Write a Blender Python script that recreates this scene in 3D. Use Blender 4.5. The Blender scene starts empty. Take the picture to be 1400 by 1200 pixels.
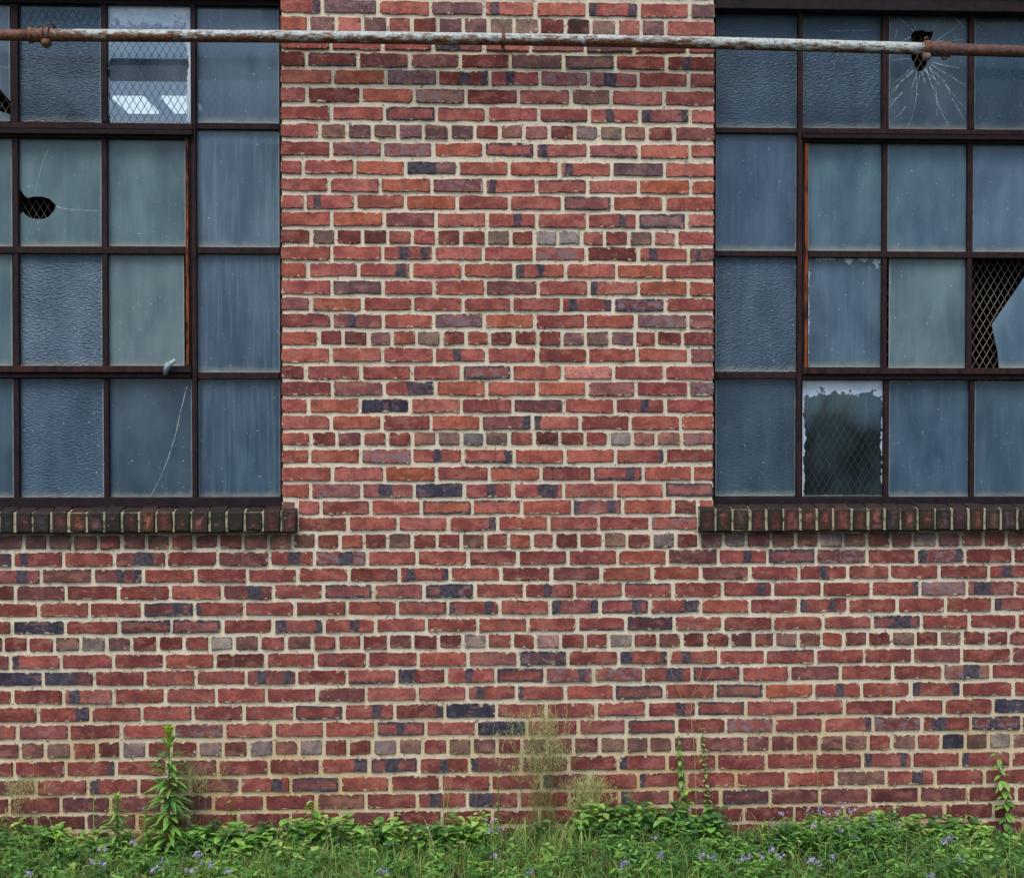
import bpy, bmesh, math, random
from mathutils import Vector, Matrix
from mathutils.geometry import tessellate_polygon
RND = random.Random(11)
S = bpy.context.scene
COL = S.collection

# ------------------------------------------------------------------ camera, sky, sun, exposure
F_PX = 1944.0                      # focal length in photograph pixels (50 mm on 36 mm)
YAW, PITCH = math.radians(2.5), math.radians(1.1)
CAM = Vector((-0.20, -6.0, 1.735))
cam = bpy.data.cameras.new('camera'); cam.lens = 50.0; cam.sensor_width = 36.0
cam.clip_start = 0.05; cam.clip_end = 3000
camo = bpy.data.objects.new('camera', cam); COL.objects.link(camo)
camo.location = CAM; camo.rotation_euler = (math.pi/2-PITCH, 0, -YAW)
S.camera = camo
W = bpy.data.worlds.new('World'); S.world = W; W.use_nodes = True
wn = W.node_tree
sky = wn.nodes.new('ShaderNodeTexSky'); sky.sky_type = 'NISHITA'; sky.sun_disc = False
SUN_EL, SUN_AZ = math.radians(58), math.radians(20)     # high soft sun in front of the wall, a little to the left
sky.sun_elevation = SUN_EL; sky.sun_rotation = math.radians(180) + SUN_AZ
sky.air_density = 1.0; sky.dust_density = 2.5; sky.ozone_density = 1.0
bgn = wn.nodes['Background']; bgn.inputs['Strength'].default_value = 0.13
wn.links.new(sky.outputs['Color'], bgn.inputs['Color'])
sun = bpy.data.lights.new('sun', 'SUN'); sun.energy = 1.5; sun.angle = math.radians(28); sun.color = (1.0, 0.96, 0.90)
suno = bpy.data.objects.new('sun', sun); COL.objects.link(suno)
sd = Vector((-math.sin(SUN_AZ)*math.cos(SUN_EL), -math.cos(SUN_AZ)*math.cos(SUN_EL), math.sin(SUN_EL)))
suno.rotation_euler = sd.to_track_quat('Z', 'Y').to_euler(); suno.location = (-3, -8, 9)
S.view_settings.view_transform = 'Standard'; S.view_settings.look = 'None'
S.view_settings.exposure = 0.6; S.view_settings.gamma = 1.0
S.view_settings.use_curve_mapping = False

# ------------------------------------------------------------------ measuring helpers: photograph pixel -> point on a plane of the place
FW = Vector((math.sin(YAW)*math.cos(PITCH), math.cos(YAW)*math.cos(PITCH), -math.sin(PITCH)))
RT = Vector((math.cos(YAW), -math.sin(YAW), 0)); UP = RT.cross(FW)
def at(px, py, Y=0.0):
    d = FW + RT*((px-700)/F_PX) + UP*((600-py)/F_PX)
    return CAM + d*((Y-CAM.y)/d.y)
def proj(p):
    v = Vector(p)-CAM; z = v.dot(FW)
    return 700+F_PX*v.dot(RT)/z, 600-F_PX*v.dot(UP)/z
def x_at(px, z, Y=0.0):
    py = 600
    for _ in range(4):
        p = at(px, py, Y); py = proj((p.x, Y, z))[1]
    return at(px, py, Y).x
def z_at(px, py, Y=0.0): return at(px, py, Y).z
def lin(r, g, b):
    f = lambda c: (c/255/12.92) if c/255 <= 0.04045 else ((c/255+0.055)/1.055)**2.4
    return (f(r), f(g), f(b))

# ------------------------------------------------------------------ object helpers
def tag(o, label=None, cat=None, group=None, kind=None):
    if label: o['label'] = label
    if cat: o['category'] = cat
    if group: o['group'] = group
    if kind: o['kind'] = kind
    return o
def empty(name, loc=(0, 0, 0), parent=None):
    o = bpy.data.objects.new(name, None); COL.objects.link(o); o.location = loc
    o.empty_display_size = 0.1
    if parent: o.parent = parent
    return o
class MB:
    """collects vertices / faces with a per-vertex tint and material slot"""
    def __init__(s): s.v = []; s.f = []; s.t = []; s.m = []; s.x = {}
    def add(s, vs, fs, tint=(1, 1, 1, 1), mi=0, extra=None):
        b = len(s.v); s.v += [tuple(p) for p in vs]
        if len(tint) == 3: tint = (*tint, 1)
        s.t += [tuple(tint)]*len(vs)
        s.f += [tuple(b+i for i in f) for f in fs]; s.m += [mi]*len(fs)
        if extra:
            for k, vals in extra.items(): s.x.setdefault(k, []).extend(vals)
    def box(s, a, b, tint=(1, 1, 1, 1), bev=0.0):
        x0, y0, z0 = a; x1, y1, z1 = b
        if bev <= 0:
            vs = [(x0,y0,z0),(x1,y0,z0),(x1,y1,z0),(x0,y1,z0),(x0,y0,z1),(x1,y0,z1),(x1,y1,z1),(x0,y1,z1)]
            fs = [(0,1,5,4),(1,2,6,5),(2,3,7,6),(3,0,4,7),(4,5,6,7),(3,2,1,0)]
        else:                                            # front edges chamfered
            e = bev
            vs = [(x0+e,y0,z0+e),(x1-e,y0,z0+e),(x1-e,y0,z1-e),(x0+e,y0,z1-e),
                  (x0,y0+e,z0),(x1,y0+e,z0),(x1,y0+e,z1),(x0,y0+e,z1),
                  (x0,y1,z0),(x1,y1,z0),(x1,y1,z1),(x0,y1,z1)]
            fs = [(0,1,2,3),(4,5,1,0),(5,6,2,1),(6,7,3,2),(7,4,0,3),
                  (8,9,5,4),(9,10,6,5),(10,11,7,6),(11,8,4,7),(11,10,9,8)]
        s.add(vs, fs, tint)
    def tube(s, pts, rad, n=6, tint=(1, 1, 1, 1), cap=True):
        pts = [Vector(p) for p in pts]; k = len(pts)
        rad = [rad]*k if isinstance(rad, (int, float)) else rad
        vs = []; prev = None
        for i, p in enumerate(pts):
            d = (pts[min(i+1, k-1)]-pts[max(i-1, 0)]).normalized()
            a = prev if prev is not None else (Vector((0, 0, 1)) if abs(d.z) < .9 else Vector((1, 0, 0)))
            a = (a-d*a.dot(d)).normalized(); prev = a; c = d.cross(a)
            vs += [p+(a*math.cos(2*math.pi*j/n)+c*math.sin(2*math.pi*j/n))*rad[i] for j in range(n)]
        fs = [(i*n+j, i*n+(j+1) % n, (i+1)*n+(j+1) % n, (i+1)*n+j) for i in range(k-1) for j in range(n)]
        if cap: fs += [tuple(range(n))[::-1], tuple((k-1)*n+j for j in range(n))]
        s.add(vs, fs, tint)
    def mesh(s, name, mats, smooth=False):
        me = bpy.data.meshes.new(name); me.from_pydata(s.v, [], s.f)
        for m in (mats if isinstance(mats, (list, tuple)) else [mats]): me.materials.append(m)
        me.polygons.foreach_set('material_index', s.m)
        a = me.attributes.new('tint', 'FLOAT_COLOR', 'POINT'); a.data.foreach_set('color', [c for t in s.t for c in t])
        for k, vals in s.x.items():
            if len(vals[0]) == 3:
                a = me.attributes.new(k, 'FLOAT_VECTOR', 'POINT'); a.data.foreach_set('vector', [c for t in vals for c in t])
            else:
                a = me.attributes.new(k, 'FLOAT_COLOR', 'POINT'); a.data.foreach_set('color', [c for t in vals for c in t])
        if smooth: me.polygons.foreach_set('use_smooth', [True]*len(me.polygons))
        me.update(); return me
    def build(s, name, mats, parent=None, smooth=False, loc=None):
        o = bpy.data.objects.new(name, s.mesh(name, mats, smooth)); COL.objects.link(o)
        if parent is not None:
            o.parent = parent
            pl = Vector((0, 0, 0)); q = parent
            while q is not None: pl += q.location; q = q.parent
            o.location = -pl                             # vertices are given in world coordinates
        return o

# ------------------------------------------------------------------ node helpers
class NT:
    def __init__(s, name):
        s.mat = bpy.data.materials.new(name); s.mat.use_nodes = True
        s.t = s.mat.node_tree; s.t.nodes.clear(); s.out = s.t.nodes.new('ShaderNodeOutputMaterial')
    def n(s, typ, **kw):
        nd = s.t.nodes.new('ShaderNode'+typ)
        for k, v in kw.items(): setattr(nd, k, v)
        return nd
    def put(s, sock, v):
        if isinstance(v, bpy.types.NodeSocket): s.t.links.new(v, sock)
        elif v is not None:
            try: sock.default_value = v
            except Exception: sock.default_value = (*v, 1)
    def m(s, op, a, b=None, c=None, clamp=False):
        nd = s.n('Math', operation=op, use_clamp=clamp)
        for i, v in enumerate((a, b, c)):
            if v is not None: s.put(nd.inputs[i], v)
        return nd.outputs[0]
    def mix(s, fac, a, b, mode='MIX'):
        nd = s.n('Mix', data_type='RGBA', blend_type=mode); nd.clamp_factor = True
        s.put(nd.inputs[0], fac); s.put(nd.inputs[6], a); s.put(nd.inputs[7], b)
        return nd.outputs[2]
    def step(s, x, lo, hi, a=0.0, b=1.0):
        nd = s.n('MapRange', interpolation_type='SMOOTHSTEP', clamp=True)
        for i, v in enumerate((x, lo, hi, a, b)): s.put(nd.inputs[i], v)
        return nd.outputs[0]
    def attr(s, name): return s.n('Attribute', attribute_name=name)
    def noise(s, vec, scale, detail=3, rough=0.55, out='Fac'):
        nd = s.n('TexNoise'); s.put(nd.inputs['Vector'], vec); nd.inputs['Scale'].default_value = scale
        nd.inputs['Detail'].default_value = detail; nd.inputs['Roughness'].default_value = rough
        return nd.outputs[out]
    def scale(s, vec, sc, off=(0, 0, 0)):
        nd = s.n('Mapping'); s.put(nd.inputs['Vector'], vec); nd.inputs['Scale'].default_value = sc
        nd.inputs['Location'].default_value = off; return nd.outputs[0]
    def pos(s): return s.n('NewGeometry').outputs['Position']
    def xyz(s, v):
        nd = s.n('SeparateXYZ'); s.put(nd.inputs[0], v); return nd.outputs
    def rgb(s, c):
        nd = s.n('SeparateColor'); s.put(nd.inputs[0], c); return nd.outputs
    def bump(s, h, strength, dist):
        nd = s.n('Bump'); s.put(nd.inputs['Height'], h); nd.inputs['Strength'].default_value = strength
        nd.inputs['Distance'].default_value = dist; return nd.outputs[0]
    def principled(s, color, rough=0.85, spec=0.3, normal=None, metal=0.0):
        p = s.n('BsdfPrincipled'); s.put(p.inputs['Base Color'], color); s.put(p.inputs['Roughness'], rough)
        p.inputs['Specular IOR Level'].default_value = spec; s.put(p.inputs['Metallic'], metal)
        if normal is not None: s.put(p.inputs['Normal'], normal)
        return p.outputs[0]
    def done(s, sh): s.t.links.new(sh, s.out.inputs['Surface']); return s.mat

C4 = lambda c: (*c, 1)
MORTAR = lin(199, 184, 152)

def mortar_colour(t, pos):
    big = t.noise(pos, 1.6, 3); mid = t.noise(pos, 14, 4, .6); fine = t.noise(pos, 260, 3, .7)
    c = t.mix(t.step(big, .35, .68), C4(lin(217, 206, 184)), C4(lin(205, 195, 175)))
    c = t.mix(t.step(mid, .5, .66, 0, .55), c, C4(lin(178, 168, 144)))
    z = t.xyz(pos)[2]
    lowm = t.m('MULTIPLY', t.step(z, .75, .12), t.step(t.noise(pos, 3.1, 3), .3, .7, .2, .9))
    c = t.mix(lowm, c, C4(lin(190, 160, 110)))
    c = t.mix(t.step(fine, .53, .68, 0, .45), c, C4(lin(110, 98, 78)))
    c = t.mix(t.step(fine, .46, .34, 0, .5), c, C4(lin(222, 212, 186)))
    spot = t.noise(pos, 62, 4, .7)
    c = t.mix(t.step(spot, .59, .66, 0, .75), c, C4(lin(70, 66, 52)))
    return c

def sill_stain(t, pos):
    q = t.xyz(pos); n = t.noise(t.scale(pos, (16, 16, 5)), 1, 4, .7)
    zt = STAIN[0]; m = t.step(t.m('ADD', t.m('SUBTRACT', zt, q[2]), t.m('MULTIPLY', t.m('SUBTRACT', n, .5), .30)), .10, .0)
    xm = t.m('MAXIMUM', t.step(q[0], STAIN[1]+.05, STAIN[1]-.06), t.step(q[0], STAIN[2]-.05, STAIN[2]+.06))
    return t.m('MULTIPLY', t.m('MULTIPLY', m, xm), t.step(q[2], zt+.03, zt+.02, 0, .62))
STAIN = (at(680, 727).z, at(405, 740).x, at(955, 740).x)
def make_mortar():
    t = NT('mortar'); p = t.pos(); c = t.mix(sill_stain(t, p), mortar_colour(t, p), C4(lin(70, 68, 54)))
    h = t.m('ADD', t.m('MULTIPLY', t.noise(p, 60, 4, .7), .7), t.m('MULTIPLY', t.noise(p, 330, 3, .7), .4))
    return t.done(t.principled(c, .95, .1, t.bump(h, .9, .004)))

def make_brick(sill=False):
    t = NT('sill_brick' if sill else 'fired_brick'); p = t.pos()
    tint = t.attr('tint'); loc = t.xyz(t.attr('loc').outputs['Vector']); dim = t.rgb(t.attr('dim').outputs['Color'])
    band = t.attr('band'); bd = t.rgb(band.outputs['Color']); rima = t.attr('rim'); rm = t.rgb(rima.outputs['Color'])
    x, z, w, h = loc[0], loc[1], dim[0], dim[1]
    rnd = dim[2]
    off = t.n('CombineXYZ'); t.put(off.inputs[0], p and t.m('MULTIPLY', rnd, 37.0)); t.put(off.inputs[1], t.m('MULTIPLY', rnd, 91.0))
    va = t.n('VectorMath', operation='ADD'); t.put(va.inputs[0], p); t.put(va.inputs[1], off.outputs[0]); q = va.outputs[0]
    n1 = t.noise(q, 16, 4, .6); n2 = t.noise(q, 55, 4, .65); n3 = t.noise(q, 240, 3, .7)
    nv = t.noise(t.scale(q, (34, 34, 7)), 1, 3, .6)      # upright fire streaks
    base = tint.outputs['Color']
    c = t.mix(t.step(n1, .36, .62), t.mix(1, base, (.74, .70, .74, 1), 'MULTIPLY'), t.mix(1, base, (1.16, 1.13, 1.08, 1), 'MULTIPLY'))
    c = t.mix(t.step(n2, .53, .66, 0, .6), c, t.mix(1, base, (.62, .58, .62, 1), 'MULTIPLY'))
    c = t.mix(t.step(n2, .42, .2, 0, .4), c, t.mix(.35, t.mix(1, base, (1.25, 1.25, 1.25, 1), 'MULTIPLY'), C4(lin(196, 140, 122))))
    c = t.mix(t.step(nv, .55, .64, 0, .6), c, t.mix(.5, base, C4(lin(112, 92, 92))))
    c = t.mix(t.step(n3, .5, .75, 0, .4), c, t.mix(1, c, (.6, .58, .6, 1), 'MULTIPLY'))
    pt = t.noise(t.scale(q, (13, 13, 24)), 1, 4, .68)
    c = t.mix(t.step(pt, .53, .58, 0, .55), c, t.mix(1, base, (.60, .55, .62, 1), 'MULTIPLY'))
    c = t.mix(t.step(pt, .46, .40, 0, .5), c, t.mix(.45, base, C4(lin(186, 132, 116))))
    n4 = t.noise(q, 110, 4, .75)
    c = t.mix(t.step(n4, .54, .66, 0, .5), c, t.mix(1, c, (.58, .55, .58, 1), 'MULTIPLY'))
    c = t.mix(t.step(n4, .45, .34, 0, .3), c, t.mix(1, c, (1.3, 1.28, 1.25, 1), 'MULTIPLY'))
    # splotches of grey flash
    sp = t.m('MULTIPLY', t.step(t.noise(t.scale(q, (26, 26, 40)), 1, 5, .7), .50, .57), band.outputs['Alpha'])
    c = t.mix(t.m('MULTIPLY', sp, .8), c, C4(lin(124, 108, 114)))
    # flashed bands and rims
    dark = t.mix(t.step(n2, .35, .65), C4(lin(44, 50, 62)), C4(lin(76, 77, 88)))
    wob = t.m('MULTIPLY', t.m('SUBTRACT', t.noise(q, 38, 4, .7), .5), .20)
    u = t.m('ADD', t.m('DIVIDE', x, w), wob)
    d1 = t.m('ABSOLUTE', t.m('SUBTRACT', u, bd[0])); d2 = t.m('ABSOLUTE', t.m('SUBTRACT', u, bd[2]))
    b1 = t.step(t.m('SUBTRACT', d1, bd[1]), .022, -.014); b2 = t.step(t.m('SUBTRACT', d2, .075), .022, -.014)
    c = t.mix(t.m('MULTIPLY', t.m('MAXIMUM', b1, b2), t.step(n2, .35, .65, .95, .78)), c, dark)
    wz = t.m('MULTIPLY', t.m('SUBTRACT', t.noise(q, 28, 3), .5), .030)
    eT = t.m('SUBTRACT', h, z); eB = z
    eS = t.m('MINIMUM', x, t.m('SUBTRACT', w, x)); d = t.m('MINIMUM', t.m('MINIMUM', eT, eB), eS)
    rt = t.m('MULTIPLY', t.step(t.m('ADD', eT, wz), .011, .006), rm[0])
    rb = t.m('MULTIPLY', t.step(t.m('ADD', eB, wz), .011, .006), rm[1])
    re = t.m('MULTIPLY', t.step(t.m('ADD', d, t.m('MULTIPLY', wz, .8)), .032 if sill else .013, .011 if sill else .007), rm[2])
    rimm = t.m('MAXIMUM', t.m('MAXIMUM', rt, rb), re)
    c = t.mix(t.m('MULTIPLY', rimm, .95 if sill else t.step(n2, .35, .65, .92, .65)), c, C4(lin(40, 40, 36)) if sill else dark)
    if sill:
        c = t.mix(t.step(t.noise(q, 45, 4, .7), .47, .6, 0, .8), c, C4(lin(40, 42, 38)))
        c = t.mix(t.step(t.noise(q, 120, 3), .62, .72, 0, .6), c, C4(lin(84, 92, 70)))
    # pits and dark chipped edges
    pit = t.step(t.noise(q, 100, 3, .6), .61, .66)
    near = t.step(d, .009, .001)
    ragged = t.step(t.m('ADD', d, t.m('MULTIPLY', t.m('SUBTRACT', t.noise(q, 70, 5, .8), .455), .085)), .0030, -.0016)
    c = t.mix(t.m('MULTIPLY', pit, t.m('ADD', .35, t.m('MULTIPLY', near, .5))), c, C4(lin(42, 34, 34)))
    c = t.mix(t.m('MULTIPLY', ragged, .85), c, C4(lin(48, 38, 36)))
    # mortar smeared over the arris
    sm = t.step(t.m('ADD', d, t.m('MULTIPLY', t.m('SUBTRACT', t.noise(q, 40, 3, .65), .45), .065)), .0012, -.0012)
    if not sill: c = t.mix(t.m('MULTIPLY', sm, .68), c, C4(lin(198, 186, 158)))
    fleck = t.step(t.noise(q, 130, 1, .5), .755, .79)
    c = t.mix(t.m('MULTIPLY', fleck, .45), c, C4(lin(205, 190, 170)))
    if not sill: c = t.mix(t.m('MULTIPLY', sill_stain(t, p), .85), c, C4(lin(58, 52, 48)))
    hgt = t.m('SUBTRACT', t.m('ADD', t.m('MULTIPLY', n2, .6), t.m('MULTIPLY', n3, .5)), t.m('MULTIPLY', pit, .9))
    hgt = t.m('SUBTRACT', hgt, t.m('MULTIPLY', ragged, .6))
    return t.done(t.principled(c, .9, .18, t.bump(hgt, .6, .0024)))

def make_steel():
    t = NT('rusted_steel'); p = t.pos(); tint = t.attr('tint')
    n = t.noise(p, 30, 5, .65); n2 = t.noise(t.scale(p, (60, 60, 12)), 1, 4, .6)
    c = t.mix(t.step(n, .3, .7), C4(lin(20, 14, 19)), C4(lin(36, 26, 32)))
    c = t.mix(t.step(n2, .55, .8, 0, .5), c, C4(lin(52, 28, 30)))
    rust = t.m('MULTIPLY', t.rgb(tint.outputs['Color'])[0], t.step(n2, .38, .6))
    c = t.mix(rust, c, C4(lin(128, 68, 36)))
    c = t.mix(t.step(t.noise(p, 190, 2), .62, .7, 0, .5), c, C4(lin(24, 18, 20)))
    return t.done(t.principled(c, .7, .2, t.bump(t.noise(p, 160, 3), .5, .002)))

def make_glass():
    t = NT('dirty_glass'); p = t.pos(); tint = t.attr('tint'); par = t.attr('par'); pr = t.rgb(par.outputs['Color'])
    loc = t.xyz(t.attr('loc').outputs['Vector']); dim = t.rgb(t.attr('dim').outputs['Color'])
    x, z, w, h = loc[0], loc[1], dim[0], dim[1]
    off = t.n('CombineXYZ'); t.put(off.inputs[0], t.m('MULTIPLY', dim[2], 53.0)); t.put(off.inputs[2], t.m('MULTIPLY', dim[2], 29.0))
    va = t.n('VectorMath', operation='ADD'); t.put(va.inputs[0], p); t.put(va.inputs[1], off.outputs[0]); q = va.outputs[0]
    base = tint.outputs['Color']
    cloud = t.noise(t.scale(q, (7, 1, 3)), 1, 4, .6); st = t.noise(t.scale(q, (55, 1, 2.2)), 1, 4, .6); fine = t.noise(q, 90, 3, .6)
    c = t.mix(t.step(cloud, .28, .72), t.mix(1, base, (.60, .70, .78, 1), 'MULTIPLY'), t.mix(1, base, (1.26, 1.22, 1.16, 1), 'MULTIPLY'))
    sm = t.m('MULTIPLY', t.step(st, .49, .64), pr[2])
    c = t.mix(t.m('MULTIPLY', sm, .6), c, t.mix(1, base, (1.7, 1.65, 1.5, 1), 'MULTIPLY'))
    sm2 = t.m('MULTIPLY', t.step(st, .47, .34), pr[2])
    c = t.mix(t.m('MULTIPLY', sm2, .4), c, t.mix(1, base, (.55, .62, .72, 1), 'MULTIPLY'))
    c = t.mix(t.step(fine, .55, .8, 0, .35), c, t.mix(1, base, (.72, .75, .8, 1), 'MULTIPLY'))
    n5 = t.noise(q, 22, 4, .65)
    eS = t.m('MINIMUM', x, t.m('SUBTRACT', w, x)); eT = t.m('SUBTRACT', h, z); d = t.m('MINIMUM', t.m('MINIMUM', eS, eT), z)
    # dust settled along the glazing bars, most at the bottom
    bot = t.step(t.m('ADD', z, t.m('MULTIPLY', t.m('SUBTRACT', n5, .5), .05)), .032, .002)
    c = t.mix(t.m('MULTIPLY', bot, .75), c, C4(lin(124, 130, 122)))
    edge = t.step(t.m('ADD', d, t.m('MULTIPLY', t.m('SUBTRACT', n5, .5), .012)), .008, .002)
    c = t.mix(t.m('MULTIPLY', edge, .55), c, C4(lin(150, 158, 158)))
    spk = t.step(t.noise(q, 110, 1, .4), .765, .79)
    c = t.mix(t.m('MULTIPLY', spk, .8), c, C4(lin(176, 186, 190)))
    # residue of peeled film
    n6 = t.noise(q, 17, 6, .72)
    rT = t.step(t.m('ADD', eT, t.m('MULTIPLY', t.m('SUBTRACT', n6, .5), .22)), t.m('MULTIPLY', pr[1], .12), t.m('SUBTRACT', t.m('MULTIPLY', pr[1], .12), .006))
    rS = t.step(t.m('ADD', eS, t.m('MULTIPLY', t.m('SUBTRACT', n6, .5), .07)), t.m('MULTIPLY', pr[1], .026), t.m('SUBTRACT', t.m('MULTIPLY', pr[1], .026), .004))
    res = t.m('MULTIPLY', t.m('MAXIMUM', rT, rS), t.step(pr[1], .02, .1))
    c = t.mix(res, c, t.mix(t.step(n6, .35, .65), C4(lin(168, 192, 212)), C4(lin(205, 218, 232))))
    alpha = t.m('MAXIMUM', tint.outputs['Alpha'], t.m('MULTIPLY', t.m('MAXIMUM', res, t.m('MULTIPLY', edge, .6)), .97))
    veil = t.m('MULTIPLY', t.m('MULTIPLY', t.step(t.m('ADD', eT, t.m('MULTIPLY', t.m('SUBTRACT', cloud, .5), .5)), .27, .02), t.step(pr[1], .05, .2)), .6)
    alpha = t.m('MAXIMUM', alpha, veil)
    alpha = t.m('ADD', alpha, t.m('MULTIPLY', t.m('SUBTRACT', cloud, .5), .35), clamp=True)
    alpha = t.m('MINIMUM', t.m('MAXIMUM', alpha, t.m('MULTIPLY', tint.outputs['Alpha'], .6)), .99)
    wav = t.noise(t.scale(q, (70, 1, 130)), 1, 2, .5)
    dg = t.n('Mapping'); t.put(dg.inputs['Vector'], q); dg.inputs['Rotation'].default_value = (0, .6, 0); dg.inputs['Scale'].default_value = (55, 1, 150)
    ham = t.noise(dg.outputs[0], 1, 3, .55)
    hgt = t.m('MULTIPLY', ham, pr[0])
    bump = t.n('Bump'); t.put(bump.inputs['Height'], hgt); bump.inputs['Strength'].default_value = 1.0; bump.inputs['Distance'].default_value = .018
    c = t.mix(t.m('MULTIPLY', t.step(ham, .45, .65), t.m('MULTIPLY', pr[0], .5)), c, t.mix(1, base, (1.5, 1.45, 1.4, 1), 'MULTIPLY'))
    film = t.principled(c, .38, .45, bump.outputs[0])
    see = t.n('BsdfRefraction'); see.inputs['IOR'].default_value = 1.02
    t.put(see.inputs['Roughness'], t.m('MULTIPLY', par.outputs['Alpha'], .6)); see.inputs['Color'].default_value = (.85, .92, .95, 1)
    tr = t.n('BsdfTransparent'); tr.inputs['Color'].default_value = (.85, .92, .95, 1)
    gl = t.n('BsdfGlossy'); gl.inputs['Roughness'].default_value = .04; t.put(gl.inputs['Normal'], bump.outputs[0])
    a = t.n('MixShader'); t.put(a.inputs[0], t.step(par.outputs['Alpha'], .02, .1)); t.t.links.new(tr.outputs[0], a.inputs[1]); t.t.links.new(see.outputs[0], a.inputs[2])
    fr = t.n('Fresnel'); fr.inputs['IOR'].default_value = 1.5
    g = t.n('MixShader'); t.t.links.new(fr.outputs[0], g.inputs[0]); t.t.links.new(a.outputs[0], g.inputs[1]); t.t.links.new(gl.outputs[0], g.inputs[2])
    mx = t.n('MixShader'); t.put(mx.inputs[0], alpha); t.t.links.new(g.outputs[0], mx.inputs[1]); t.t.links.new(film, mx.inputs[2])
    return t.done(mx.outputs[0])

def make_clear():
    t = NT('glass_back'); tr = t.n('BsdfTransparent'); tr.inputs['Color'].default_value = (.9, .96, .95, 1)
    return t.done(tr.outputs[0])

def make_crack():
    t = NT('glass_crack'); d = t.principled(C4(lin(200, 215, 225)), .5, .5)
    tr = t.n('BsdfTransparent'); mx = t.n('MixShader')
    t.put(mx.inputs[0], t.step(t.noise(t.pos(), 60, 3), .3, .62, .25, .9)); t.t.links.new(tr.outputs[0], mx.inputs[1]); t.t.links.new(d, mx.inputs[2])
    return t.done(mx.outputs[0])

def make_pipe():
    t = NT('painted_pipe'); p = t.pos(); tint = t.attr('tint'); k = t.rgb(tint.outputs['Color'])
    n = t.noise(t.scale(p, (16, 40, 48)), 1, 6, .75); n2 = t.noise(p, 70, 4, .7)
    rustc = t.mix(t.step(n2, .35, .65), C4(lin(52, 32, 26)), C4(lin(122, 78, 50)))
    paint = t.mix(t.step(n2, .4, .7), C4(lin(172, 182, 182)), C4(lin(134, 136, 122)))
    # flaking: tint.r is how far the paint has gone (more along the belly of the pipe), tint.g the primer brown
    m = t.step(t.m('ADD', n, t.m('MULTIPLY', t.m('SUBTRACT', k[0], .5), .38)), .48, .62)
    spots = t.step(t.noise(p, 60, 5, .75), .56, .64)
    c = t.mix(t.m('MAXIMUM', m, t.m('MULTIPLY', spots, .8)), paint, rustc)
    brown = t.mix(t.step(n2, .3, .7), C4(lin(62, 42, 42)), C4(lin(98, 70, 66)))
    c = t.mix(k[1], c, brown); c = t.mix(k[2], c, rustc)
    return t.done(t.principled(c, .6, .35, t.bump(t.m('ADD', m, t.m('MULTIPLY', n2, .6)), .5, .0015)))

def make_leaf(name, transl=.35, rough=.5):
    t = NT(name); a = t.attr('tint'); p = t.pos()
    c = t.mix(t.step(t.noise(p, 60, 3), .3, .75), t.mix(1, a.outputs['Color'], (.75, .78, .75, 1), 'MULTIPLY'), t.mix(1, a.outputs['Color'], (1.2, 1.18, 1.1, 1), 'MULTIPLY'))
    d = t.principled(c, rough, .3)
    tr = t.n('BsdfTranslucent'); t.put(tr.inputs['Color'], t.mix(1, c, (1.25, 1.3, .7, 1), 'MULTIPLY'))
    mx = t.n('MixShader'); mx.inputs[0].default_value = transl
    t.t.links.new(d, mx.inputs[1]); t.t.links.new(tr.outputs[0], mx.inputs[2])
    return t.done(mx.outputs[0])

def make_plain(name, c1, c2, sc=12, rough=.9, bump=.003):
    t = NT(name); p = t.pos(); n = t.noise(p, sc, 5, .65)
    return t.done(t.principled(t.mix(t.step(n, .3, .7), C4(c1), C4(c2)), rough, .2, t.bump(n, .7, bump)))

M = dict(mortar=make_mortar(), brick=make_brick(), sillbrick=make_brick(True), steel=make_steel(), glass=make_glass(), clear=make_clear(),
         crack=make_crack(), pipe=make_pipe(), leaf=make_leaf('leaf'), blade=make_leaf('grass_blade', .3, .6), petal=make_leaf('petal', .3, .8),
         soil=make_plain('soil', lin(46, 42, 26), lin(66, 70, 38), 9, .95, .02),
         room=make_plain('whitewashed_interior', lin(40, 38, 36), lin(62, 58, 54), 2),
         beam=make_plain('dark_beam', lin(22, 24, 28), lin(34, 36, 40), 20),
         mesh=make_plain('mesh_wire', lin(104, 94, 84), lin(140, 128, 116), 80, .6, .001),
         putty=make_plain('pale_latch_paint', lin(120, 140, 150), lin(170, 182, 188), 90, .5, .001))
t_ = NT('skylight_daylight'); e_ = t_.n('Emission'); e_.inputs[0].default_value = (.8, .9, 1, 1); e_.inputs[1].default_value = .85
M['skylight'] = t_.done(e_.outputs[0])
t_ = NT('added_ceiling_glow'); e_ = t_.n('Emission'); e_.inputs[0].default_value = (.55, .72, 1, 1); e_.inputs[1].default_value = .24  # glow of the added panel, standing in for a lit ceiling
M['glowpanel'] = t_.done(e_.outputs[0])

# ------------------------------------------------------------------ ground
GZ = -0.065
def ground_z(x, y): return GZ + 0.02*math.sin(x*2.1+.6)*math.cos(y*3) + 0.015*math.sin(x*5.3+y*2)
g = MB(); NX, NY = 90, 30
xs = [-5.5+11*i/NX for i in range(NX+1)]; ys = [0.02-2.6*j/NY for j in range(NY+1)]
g.add([(x, y, ground_z(x, y)) for y in ys for x in xs],
      [(j*(NX+1)+i, (j+1)*(NX+1)+i, (j+1)*(NX+1)+i+1, j*(NX+1)+i+1) for j in range(NY) for i in range(NX)])
def far_ring():
    b = [(-5.5, -2.58), (5.5, -2.58)]
    vs = [(-900, -900, -.09), (900, -900, -.09), (900, .02, -.09), (5.5, .02, -.09), (5.5, -2.58, -.09), (-5.5, -2.58, -.09), (-5.5, .02, -.09), (-900, .02, -.09)]
    return vs, [(0, 1, 4, 5), (1, 2, 3, 4), (0, 5, 6, 7)]
g.add(*far_ring())
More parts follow.
